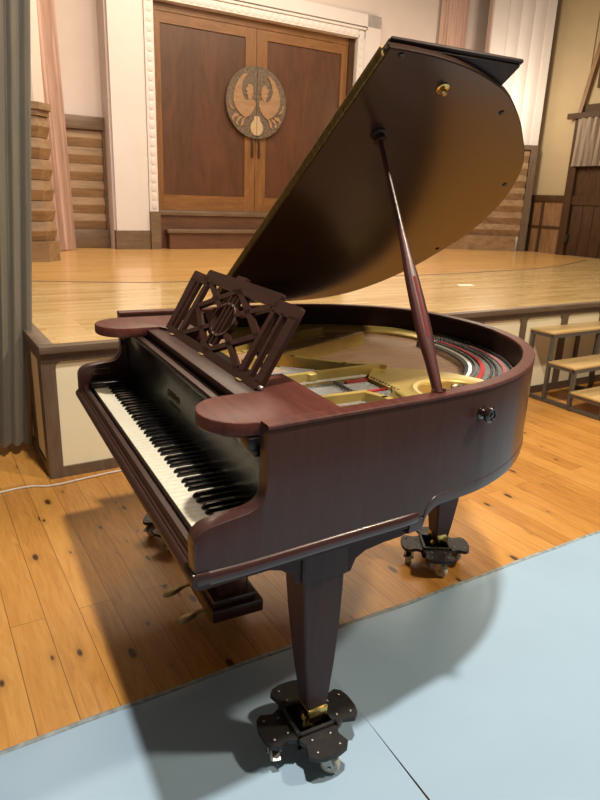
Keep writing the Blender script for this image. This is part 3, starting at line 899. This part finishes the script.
for a in (.22, .65):
    part('desk_strut', MB().tube([tuple(DH + DU * a + DVv * .12 - DN * .02), (.2 + a, .345, .975)], .006, 8), M['mahog_dark'], desk)

# ---- inside: soundboard, plate, strings
inner = []
for (p, nr) in TPN: inner.append((p[0] - nr[0] * .044, p[1] - nr[1] * .044))
sb = [(XT - .065, .34)] + [q for q in inner if q[1] > .35] + [(-.07, .34)]
part('soundboard', MB().prism_z(sb, .890, .912), M['soundboard'])
IN = [(p, nr) for p, nr in TPN if p[1] > .36]
plate = MB()
def flange(i):
    (x, y) = IN[i][0]
    w = .075 if x < .3 else .05
    if x > .62: w = .05
    return [(-.0455, .900), (-.0455, .935), (-.0455 - w * .8, .932), (-.0455 - w, .922), (-.0455 - w, .900)]
plate.sweep(IN, flange)
def gbar(pts, w, z0, z1, foot=.018):
    """rib with a wider foot"""
    for a, b in zip(pts[:-1], pts[1:]):
        va, vb = Vector((*a, 0)), Vector((*b, 0)); d = (vb - va).normalized(); q = Vector((-d.y, d.x, 0))
        e = d * w * .3
        for (hw, za, zc) in ((w / 2, z0, z1), (w / 2 + foot, z0, z0 + .010)):
            plate.prism_z([tuple((va - e + q * hw)[:2]), tuple((vb + e + q * hw)[:2]), tuple((vb + e - q * hw)[:2]), tuple((va - e - q * hw)[:2])], za, zc)
gbar([(.56, .40), (.52, .55), (.29, 1.04)], .020, .905, .959, .008)
gbar([(.52, .545), (.57, .575), (.71, .70), (.775, .82)], .020, .905, .959, .008)
gbar([(.80, .36), (.785, .547), (.765, .81)], .020, .905, .960, .008)
gbar([(1.02, .36), (1.02, .584)], .020, .905, .960, .008)
gbar([(1.02, .585), (1.08, .61), (1.25, .625)], .020, .905, .958, .008)
gbar([(.30, .37), (.27, .50), (.10, .95)], .020, .905, .950)
plate.lathe([(.020, 0), (.020, .052), (.015, .056), (.004, .057)], Matrix.Translation((.788, .53, .905)), 14)
# web with the round port
PC = Vector((1.096, .862)); n = 40
ro, ri = .185, .116
rows = []
for k in range(n):
    t = 2 * pi * k / n; d = Vector((cos(t), sin(t)))
    def lim(r):
        q = PC + d * r
        xm = at_y(q.y, True) - .047
        if q.x > xm and d.x > 0: r = (xm - PC.x) / d.x
        return r
    rows.append([(*(PC + d * lim(a)), z) for a, z in ((ri, .910), (ri, .948), (ri + .004, .953), (ri + .016, .955), (ri + .022, .951), (ri + .030, .946), (ro, .946), (ro + .008, .940), (ro + .008, .910))])
m = len(rows[0])
plate.add([v for r in rows for v in r], [(i * m + k, i * m + k + 1, ((i + 1) % n) * m + k + 1, ((i + 1) % n) * m + k) for i in range(n) for k in range(m - 1)], True)
web = [(.755, .80), (.80, .745), (.86, .70), (.97, .70), (.99, .80), (.99, .93), (1.06, 1.0), (1.05, 1.04), (1.0, 1.045), (.90, 1.0), (.82, .92)]
plate.prism_z(web, .912, .945)
web2 = [(1.08, .61), (1.245, .625), (1.235, .70), (1.215, .75), (1.10, .685), (1.03, .69), (1.0, .70)]
plate.prism_z(web2, .912, .942)
web3 = [(1.05, 1.0), (1.17, .93), (1.15, .99), (1.09, 1.08), (1.02, 1.04)]
plate.prism_z(web3, .912, .940)
plate.box(-.06, 1.27, .345, .365, .905, .945)
part('iron_plate', plate, M['gold_plate'], angle=35)
# tail hitch area: curved bands following the tail
TC = Vector((.60, .80))
tail = [(p, nr) for p, nr in TPN if p[1] > 1.02 and p[0] > .40]
hitch = MB().sweep(tail, lambda i: [(-.052, .90), (-.052, .938), (-.215, .938), (-.22, .934), (-.22, .90)])
part('hitch_rail', hitch, M['hitch'])
def band(o0, o1, z, lo=1.02, xm=.42):
    T = [(p, nr) for p, nr in TPN if p[1] > lo and p[0] > xm]
    return MB().sweep(T, lambda i: [(-o0, z - .004), (-o0, z), (-o1, z), (-o1, z - .004)])
part('agraffe_strip', band(.178, .184, .944, 1.0, .44), M['steel'])
part('agraffe_strip', band(.196, .206, .940, 1.0, .44), M['ivory'])
part('agraffe_strip', band(.060, .066, .9435, 1.0, .44), M['black'])
part('red_felt', band(.152, .167, .9445, 1.0, .47), M['red_felt'])
part('red_felt', band(.078, .092, .9435, 1.05, .6), M['pink_felt'], label='faded pink felt strip')
part('red_felt', MB().prism_z([(.845, .62), (.865, .618), (.865, .72), (.845, .72)], .930, .939), M['red_felt'])
part('red_felt', MB().prism_z([(.955, .63), (.970, .63), (.965, .71), (.950, .71)], .930, .939), M['red_felt'])
pins = MB()
T = [(p, nr) for p, nr in TPN if p[1] > 1.05 and p[0] > .3]
for (p, nr) in T[::1]:
    for o in (.060, .112, .128):
        q = (p[0] - nr[0] * o, p[1] - nr[1] * o)
        pins.box(q[0] - .003, q[0] + .003, q[1] - .003, q[1] + .003, .936, .947)
for k in range(10):
    for y in (.575, .712):
        x = .86 + k * .016
        pins.box(x - .003, x + .003, y - .003, y + .003, .936, .948)
part('hitch_pin', pins, M['steel'])['kind'] = 'stuff'
floor_felt = MB().box(.62, 1.262, .366, .72, .913, .919)
part('damper_felt', floor_felt, M['hitch'])
st = MB()
def hair(a, b, r):
    va, vb = Vector(a), Vector(b); d = (vb - va).normalized(); q = Vector((-d.y, d.x, 0)) * r
    st.add([tuple(va + q), tuple(va - q), tuple(vb - q), tuple(vb + q), tuple(va + Vector((0, 0, r))), tuple(vb + Vector((0, 0, r)))], [(0, 3, 5, 4), (4, 5, 2, 1)])
def rim_limit(x0, y0, d):
    t = 0
    while t < 2:
        q = Vector((x0, y0)) + d * t
        if q.y > .3:
            r = (q - Vector((.611, .70)))
            ok = True
            xm = at_y(q.y, True)
            xf = at_y(q.y, False)
            if xm is None or xf is None or q.x > xm - .10 or q.x < xf + .10: return t
        t += .01
    return t
for k in range(26):
    x = .875 + k * .0070
    hair((x, .37, .934), (x - .01, .72, .934), .0009)
for k in range(26):
    x = .625 + k * .0080
    hair((x, .37, .934), (x - .02, .50 + max(0, (x - .60)) * 1.1, .934), .0009)
part('string_set', st, M['steel'])['kind'] = 'stuff'
st = MB()
for k in range(34):
    x = .43 + k * .0155
    d = Vector((.16 - .2 * (k / 34), 1)).normalized()
    q = Vector((x, .60 + max(0, x - .545) * .75))
    if x < .52: q.y = .66 + (.52 - x) * 2.2
    t = rim_limit(q.x, q.y, d)
    e = q + d * t
    if t > .1: hair((q.x, q.y, .922), (e.x, e.y, .934), .0007)
part('bass_string_set', st, M['copper'])['kind'] = 'stuff'
# ---- lid
TH = radians(33.5); LU = Vector((cos(TH), 0, sin(TH))); LN = Vector((-sin(TH), 0, cos(TH))); LH = Vector((-.10, 0, 1.030))
def lp(r, y, o=0): return tuple(LH + LU * r + LN * o + Vector((0, y, 0)))
LIDP = [(1.440, .530), (1.440, .60), (1.434, .69), (1.416, .80), (1.384, .91), (1.352, .985), (1.307, 1.055), (1.255, 1.125), (1.196, 1.192), (1.125, 1.268), (1.049, 1.331), (.96, 1.382), (.866, 1.42), (.775, 1.44), (.686, 1.45), (.57, 1.445), (.461, 1.418), (.355, 1.385), (.255, 1.338), (.16, 1.272), (.077, 1.18), (.03, 1.08), (.008, .95), (0, .80)]
lo = [(p.x, p.y) for p in catmull([(a, b, 0) for a, b in LIDP], 4)] + [(0, .530)]
lm = MB(); n = len(lo); cxy = Vector((.72, .95))
def li(p, d):
    v = Vector(p) - cxy; v = v.normalized() * d; return (p[0] - v.x, p[1] - v.y)
lv = [(.003, 0), (0, .003), (0, .016), (.003, .021), (.008, .022)]
rows = [[lp(*li(p, d), o) for p in lo] for d, o in lv]
lm.add([v for r in rows for v in r], [(j * n + k, j * n + (k + 1) % n, (j + 1) * n + (k + 1) % n, (j + 1) * n + k) for j in range(4) for k in range(n)])
lm.add(rows[0], [tuple(range(n))]); lm.add(rows[-1], [tuple(range(n))])
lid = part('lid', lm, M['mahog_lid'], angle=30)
flap = MB()
fo0, fo1 = .0235, .044
def fbox(r0, r1, y0, y1, o0, o1, b=.004):
    bm = bmesh.new(); bmesh.ops.create_cube(bm, size=1)
    for v in bm.verts: v.co = ((r0 + r1) / 2 + v.co.x * (r1 - r0), (y0 + y1) / 2 + v.co.y * (y1 - y0), (o0 + o1) / 2 + v.co.z * (o1 - o0))
    bmesh.ops.bevel(bm, geom=bm.edges[:], offset=b, segments=2, affect='EDGES', profile=.5)
    for v in bm.verts: v.co = Vector(lp(*v.co))
    flap.bm(bm)
fbox(0, 1.430, .546, .966, fo0, fo1)
fbox(1.426, 1.440, .546, .972, fo0 + .007, fo1 - .004, .003)
part('front_flap', flap, M['mahog_dark'], lid)
hb = MB()
for k in range(57):
    r0 = .02 + k * .0245
    vs = []
    hb.add([lp(r, y, o) for o in (.002, .024) for y in (.523, .529) for r in (r0, r0 + .0225)], [(0, 2, 3, 1), (4, 5, 7, 6), (0, 1, 5, 4), (2, 6, 7, 3), (0, 4, 6, 2), (1, 3, 7, 5)])
hb.tube([lp(.02, .524, .022), lp(1.42, .524, .022)], .004, 8)
part('lid_hinge', hb, M['dull_brass'], lid)
lkm = MB()
LR = Matrix((( LU.x, 0, -LN.x), (LU.y, 1, -LN.y), (LU.z, 0, -LN.z))).to_4x4()
lkm.lathe([(.018, 0), (.018, .003), (.013, .005)], Matrix.Translation(lp(1.345, .757, 0)) @ LR, 16)
lkm.lathe([(.005, .004), (.005, .010), (.009, .011), (.010, .017), (.006, .021)], Matrix.Translation(lp(1.345, .757, 0)) @ LR, 14)
part('lid_lock', lkm, M['brass'], lid)
for (r, y) in ((1.425, .570), (1.285, 1.020), (.950, 1.34), (.485, 1.385)):
    part('bumper', MB().lathe([(.008, 0), (.008, .003), (.006, .004)], Matrix.Translation(lp(r, y, 0)) @ LR, 12), M['black'], lid)
sk = MB().lathe([(.024, 0), (.024, .004), (.017, .008), (.015, .016), (.019, .018), (.019, .024), (.008, .025)], Matrix.Translation(lp(1.150, .675, 0)) @ LR, 18)
part('prop_socket', sk, M['mahog_dark'], lid)
# prop stick
pa = Vector((1.268, .640, 1.018)); pbt = Vector(lp(1.150, .675, -.016))
ax = (pbt - pa); Lp = ax.length; ax.normalize()
pw = Vector((0, 1, 0)); pw = (pw - ax * pw.dot(ax)).normalized(); pt = ax.cross(pw)
prof = [(0, .012, .012), (.03, .0125, .012), (.12, .0155, .012), (.18, .020, .0125), (.23, .0225, .0125), (.34, .0215, .0125), (.44, .0185, .012), (.50, .014, .011), (.56, .0105, .010), (.62, .0085, .0085), (.9, .0065, .0065), (1, .0065, .0065)]
pm_ = MB(); rows = []
Lf = Lp
for t, a, b in prof:
    s = t * Lf; row = []
    for k in range(14):
        w = 2 * pi * k / 14
        cw, sw = cos(w), sin(w)
        f = lambda v: math.copysign(abs(v) ** .6, v)
        q = pa + ax * s + pw * a * f(cw) + pt * b * f(sw); row.append(tuple(q))
    rows.append(row)
pm_.add([v for r in rows for v in r], [(i * 14 + k, i * 14 + (k + 1) % 14, (i + 1) * 14 + (k + 1) % 14, (i + 1) * 14 + k) for i in range(len(rows) - 1) for k in range(14)], True)
pm_.add(rows[0], [tuple(range(14))]); pm_.add(rows[-1], [tuple(range(14))])
prop = part('prop_stick', pm_, M['mahog_red'], angle=50)
sl_ = MB()
for (s0, s1) in ((.20, .43),):
    for sg in (1, -1):
        vs = [pa + ax * (s * Lf) + pw * o + pt * sg * z for z in (.009, .0131) for o in (-.0035, .0035) for s in (s0, s1)]
        sl_.add([tuple(v) for v in vs], [(0, 2, 3, 1), (4, 5, 7, 6), (0, 1, 5, 4), (2, 6, 7, 3), (0, 4, 6, 2), (1, 3, 7, 5)])
part('slot_felt', sl_, M['dark_felt'], prop)
part('prop_hinge', MB().bbox(1.235, 1.250, .60, .68, .965, .990, .003).lathe([(.005, 0), (.005, .012)], Matrix.Translation((1.268, .622, 1.018)), 8).lathe([(.005, 0), (.005, .012)], Matrix.Translation((1.268, .66, 1.018)), 8), M['old_brass'], prop)
# turned knob on the side
xk = at_y(.795, True); kd = Vector((1, .16, 0)).normalized()
KM = Matrix.Translation((xk - .004, .795, .950)) @ kd.to_track_quat('Z', 'Y').to_matrix().to_4x4()
part('side_knob', MB().lathe([(.020, 0), (.020, .006), (.012, .010), (.0105, .018), (.019, .023), (.0225, .029), (.0225, .035), (.018, .040), (.014, .040), (.012, .036), (.007, .036), (.006, .039), (.001, .040)], KM, 24), M['knob_wood'])

# ---- legs
def leg(cx, cy, ztop, zbot, prof, rot=0):
    m = MB(); rows = []
    for z, hx, hy, ox in prof:
        c = .0045
        ring = [(hx, -hy + c), (hx, hy - c), (hx - c, hy), (-hx + c, hy), (-hx, hy - c), (-hx, -hy + c), (-hx + c, -hy), (hx - c, -hy)]
        rows.append([(cx + ox + x * cos(rot) - y * sin(rot), cy + x * sin(rot) + y * cos(rot), z) for x, y in ring])
    n = 8
    m.add([v for r in rows for v in r], [(i * n + k, i * n + (k + 1) % n, (i + 1) * n + (k + 1) % n, (i + 1) * n + k) for i in range(len(rows) - 1) for k in range(n)])
    m.add(rows[0], [tuple(range(n))]); m.add(rows[-1], [tuple(range(n))])
    return m
LP = [(.128, .027, .029, .03), (.20, .034, .036, .026), (.28, .041, .044, .02), (.36, .047, .050, .014), (.44, .052, .055, .008), (.51, .055, .0585, .003), (.555, .056, .060, 0), (.5555, .060, .066, 0), (.668, .060, .066, 0)]
legs = []
def flipx(P): return [(z, a, b, -o) for z, a, b, o in P]
def brasscap(cx, cy, z=.132, rot=0):
    m = MB(); w = .031
    m.bbox(cx - w, cx + w, cy - w, cy + w, z - .018, z + .012, .003)
    m.bbox(cx + w - .003, cx + w + .003, cy - w + .004, cy + w - .004, z - .030, z + .010, .001)
    m.tube([(cx, cy, z - .02), (cx, cy, z - .05)], .010, 10)
    m.lathe([(.020, -.009), (.022, -.006), (.022, .006), (.020, .009)], Matrix.Translation((cx, cy - .016, z - .050)) @ Matrix.Rotation(pi / 2, 4, 'Y'), 18)
    m.bbox(cx - .014, cx - .010, cy - .024, cy + .012, z - .056, z - .018, .001); m.bbox(cx + .010, cx + .014, cy - .024, cy + .012, z - .056, z - .018, .001)
    return m
L1 = part('leg', leg(1.212, .330, 0, 0, LP), M['mahog_leg'], angle=30); part('leg_caster', brasscap(1.242, .330), M['brass'], L1)
L2 = part('leg', leg(.010, .336, 0, 0, flipx(LP)), M['mahog_leg'], angle=30); part('leg_caster', brasscap(-.020, .336), M['brass'], L2)
LT = [(.128, .031, .031, 0), (.20, .039, .039, 0), (.30, .048, .048, 0), (.42, .055, .055, 0), (.60, .058, .058, 0), (.735, .058, .058, 0)]
L3 = part('leg', leg(.622, 1.285, 0, 0, LT, radians(-8)), M['mahog_leg'], angle=30); part('leg_caster', brasscap(.622, 1.285), M['brass'], L3)
# bracket aprons beside the front legs
arch_outlines = ([(.10, .664), (.10, .622), (.165, .617), (.205, .606), (.235, .585), (.252, .555), (.275, .548), (.275, .664)],
                 [(.397, .664), (.397, .548), (.412, .552), (.425, .585), (.455, .602), (.51, .612), (.57, .617), (.595, .625), (.60, .664)])
for xa, xb in ((1.225, 1.262), (-.040, -.003)):
    for q in arch_outlines: part('leg_apron', MB().prism_x(q, xa, xb), M['mahog_apron'])
part('tail_block', MB().bbox(.40, .84, 1.10, 1.37, .70, .76, .01), M['mahog_dark'])
part('bottom_beam', MB().box(.55, .67, .45, 1.20, .70, .78).box(-.03, 1.2, .52, .60, .66, .76), M['mahog_dark'])
# ---- pedal lyre
ly = part('pedal_lyre', MB().bbox(.455, .722, .225, .415, .070, .120, .006).bbox(.475, .708, .232, .395, .120, .150, .008).bbox(.545, .600, .26, .32, .15, .664, .006).bbox(.640, .695, .26, .32, .15, .664, .006).bbox(.54, .70, .24, .34, .63, .664, .004), M['mahog_y'])
part('pedal_plate', MB().box(.460, .717, .2215, .226, .074, .116), M['old_brass'], ly)
for cx in (.490, .660):
    pp = MB(); rows = []
    for (y, hw, z, th) in ((.235, .009, .094, .006), (.21, .009, .094, .006), (.193, .011, .091, .006), (.170, .020, .085, .006), (.145, .024, .078, .006), (.128, .020, .073, .005), (.118, .011, .070, .004)):
        rows.append([(cx - hw, y, z - th * .3), (cx - hw * .7, y, z + th * .6), (cx + hw * .7, y, z + th * .6), (cx + hw, y, z - th * .3), (cx + hw * .6, y, z - th), (cx - hw * .6, y, z - th)])
    pp.add([v for r in rows for v in r], [(i * 6 + k, i * 6 + (k + 1) % 6, (i + 1) * 6 + (k + 1) % 6, (i + 1) * 6 + k) for i in range(len(rows) - 1) for k in range(6)], True)
    pp.add(rows[0], [tuple(range(6))]); pp.add(rows[-1], [tuple(range(6))])
    part('pedal', pp, M['old_brass'], ly)
for cx in (.60, .675):
    part('pedal_rod', MB().tube([(cx, .37, .15), (cx, .37, .66)], .004, 8).lathe([(.010, 0), (.010, .006)], Matrix.Translation((cx, .37, .20)), 10), M['old_brass'], ly)

# ================================================================== DOLLIES
def cross_outline(L=.165, w=.066, hub=.075):
    pts = []
    for q in range(4):
        a = q * pi / 2
        loc = [(hub * .98, -hub * .62), (hub * 1.35, -w * .78), (L * .62, -w * .86), (L * .80, -w * 1.05), (L * .93, -w * .98), (L, -w * .70), (L * 1.015, 0), (L, w * .70), (L * .93, w * .98), (L * .80, w * 1.05), (L * .62, w * .86), (hub * 1.35, w * .78), (hub * .98, hub * .62)]
        pts += [(x * cos(a) - y * sin(a), x * sin(a) + y * cos(a)) for x, y in loc]
    return pts
HB = .050
def make_dolly(label):
    d = thing('piano_dolly', label, 'dolly', (0, 0, 0), PM, 'dollies under the piano legs')
    out = cross_outline()
    m = MB()
    # arms as four plates around an open well
    for q in range(4):
        a = q * pi / 2; rot = lambda x, y: (x * cos(a) - y * sin(a), x * sin(a) + y * cos(a))
        L, w = .165, .062
        arm = [(HB, -HB), (.066, -.060), (.086, -.050), (.104, -.055), (.120, -.060), (.136, -.048), (.144, -.022), (.145, .0), (.144, .022), (.136, .048), (.120, .060), (.104, .055), (.086, .050), (.066, .060), (HB, HB)]
        m.prism_z([rot(x, y) for x, y in arm], .074, .088)
        lipp = [(HB, -HB - .010), (HB + .010, -HB - .010), (HB + .010, HB + .010), (HB, HB + .010)]
        m.prism_z([rot(x, y) for x, y in lipp], .050, .098)
        rib = [(HB + .01, -.006), (.10, -.006), (.10, .006), (HB + .01, .006)]
        m.prism_z([rot(x, y) for x, y in rib], .060, .075)
    m.box(-HB, HB, -HB, HB, .044, .052)
    obj('body', m, M['iron_black'], d, angle=30)
    for q in range(4):
        a = q * pi / 2; rot = lambda x, y: (x * cos(a) - y * sin(a), x * sin(a) + y * cos(a))
        for (x, y) in ((.078, -.028), (.078, .028), (.120, -.034), (.120, .034)):
            b = MB().lathe([(.0050, 0), (.0046, .002), (.0025, .0036), (.0005, .004)], Matrix.Translation((*rot(x, y), .088)), 8)
            obj('bolt', b, M['bolt'], d)
        c = Vector((*rot(.106, 0), 0)); sw = a + (.9, 2.4, -.5, 1.3)[q]
        fk = MB()
        T = Matrix.Translation(c) @ Matrix.Rotation(sw, 4, 'Z')
        def tb(x0, x1, y0, y1, z0, z1):
            vs = [T @ Vector((x, y, z)) for z in (z0, z1) for y in (y0, y1) for x in (x0, x1)]
            fk.add(vs, [(0, 2, 3, 1), (4, 5, 7, 6), (0, 1, 5, 4), (2, 6, 7, 3), (0, 4, 6, 2), (1, 3, 7, 5)])
        tb(-.024, .024, -.020, .020, .066, .074)
        for s in (-1, 1):
            fk.prism([(-.022, .068), (.012, .068), (.026, .034), (.020, .020), (.010, .020), (-.010, .050)], lambda p: T @ Vector((p[0], s * .016, p[1])), lambda p: T @ Vector((p[0], s * .019, p[1])))
        fk.lathe([(.005, -.022), (.005, .022)], T @ Matrix.Translation((.014, 0, .027)) @ Matrix.Rotation(pi / 2, 4, 'X'), 10)
        if q % 2: fk.prism([(.022, .052), (.060, .040), (.062, .044), (.026, .060)], lambda p: T @ Vector((p[0], -.010, p[1])), lambda p: T @ Vector((p[0], .010, p[1])))
        ca = obj('caster', fk, M['chrome'], d)
        obj('wheel', MB().lathe([(.010, -.012), (.022, -.0125), (.0255, -.009), (.027, -.004), (.027, .004), (.0255, .009), (.022, .0125), (.010, .012)], T @ Matrix.Translation((.014, 0, .027)) @ Matrix.Rotation(pi / 2, 4, 'X'), 22), M['rubber'], ca)
    return d
D1 = make_dolly('black iron caster dolly on the blue mat under the near front leg')
D2 = copy_tree(D1); D2['label'] = 'black iron caster dolly on the wood floor under the tail leg'
D3 = copy_tree(D1); D3['label'] = 'black iron caster dolly half hidden under the far end of the keyboard'
for d, (x, y, a, z) in ((D1, (1.242, .315, 0, .0055)), (D2, (.624, 1.268, -28, 0)), (D3, (-.020, .320, -38, 0))):
    d.matrix_world = Matrix.Translation((x, y, z)) @ Matrix.Rotation(radians(a), 4, 'Z')

# ================================================================== CAMERA
cam = bpy.data.cameras.new('camera'); co = bpy.data.objects.new('camera', cam); COL.objects.link(co); SC.camera = co
yaw, pit, rol = .4921097799, -.3085160048, .0389850435
cy, sy = cos(yaw), sin(yaw)
F = Vector((-cy, sy, 0)); Rr = Vector((sy, cy, 0)); U = Vector((0, 0, 1))
c, s = cos(pit), sin(pit); F2 = F * c + U * s; U2 = U * c - F * s
c, s = cos(rol), sin(rol); R3 = Rr * c + U2 * s; U3 = U2 * c - Rr * s
mw = Matrix((R3, U3, -F2)).transposed().to_4x4(); mw.translation = (2.48884353, -.41710904, 1.48798402)
co.matrix_world = mw
cam.sensor_fit = 'VERTICAL'; cam.sensor_height = 24; cam.lens = 638.694 / 800 * 24
cam.clip_start = .05; cam.clip_end = 60

# ================================================================== LIGHT
def lamp(name, typ, loc, energy, color, size=.3, size_y=None, target=None, frame=PM, spot=None, blend=.5):
    l = bpy.data.lights.new(name, typ); l.energy = energy; l.color = color
    o = bpy.data.objects.new(name, l); COL.objects.link(o)
    p = frame @ Vector(loc); o.location = p
    if typ == 'AREA':
        l.size = size
        if size_y: l.shape = 'RECTANGLE'; l.size_y = size_y
        else: l.shape = 'DISK'
    elif typ in ('POINT', 'SPOT'): l.shadow_soft_size = size
    if spot: l.spot_size = radians(spot); l.spot_blend = blend
    if target is not None:
        o.rotation_euler = ((frame @ Vector(target)) - p).to_track_quat('-Z', 'Y').to_euler()
    return o


WARM = (1, .84, .63)
lamp('hall_ceiling_lamp', 'AREA', (1.75, .40, 5.6), 310, (1, .925, .815), .28, target=(1.3, .5, 0))
lamp('hall_ceiling_lamp', 'AREA', (3.0, 4.0, 5.6), 235, (1, .87, .66), .40, target=(1.2, .8, 0))
lamp('stage_ceiling_lamp', 'AREA', (-3.0, 3.2, 5.1), 340, WARM, 2.2, 5.0, target=(-3.0, 3.0, .7), frame=RM)
lamp('stage_wing_lamp', 'POINT', (-4.05, 7.45, 3.0), 66, (1, .88, .70), .12, frame=RM)
lamp('stage_left_lamp', 'AREA', (-4.3, -.2, 2.2), 27, (1, .91, .88), .5, target=(-5.4, 2.1, 1.6), frame=RM)

w = bpy.data.worlds.new('hall_air'); SC.world = w; w.use_nodes = True
bg = w.node_tree.nodes['Background']; bg.inputs['Color'].default_value = (1, .86, .68, 1); bg.inputs['Strength'].default_value = .10

vs_ = SC.view_settings
vs_.view_transform = 'Standard'; vs_.look = 'None'; vs_.gamma = 1; vs_.use_curve_mapping = False; vs_.exposure = -.1
SC.display_settings.display_device = 'sRGB'
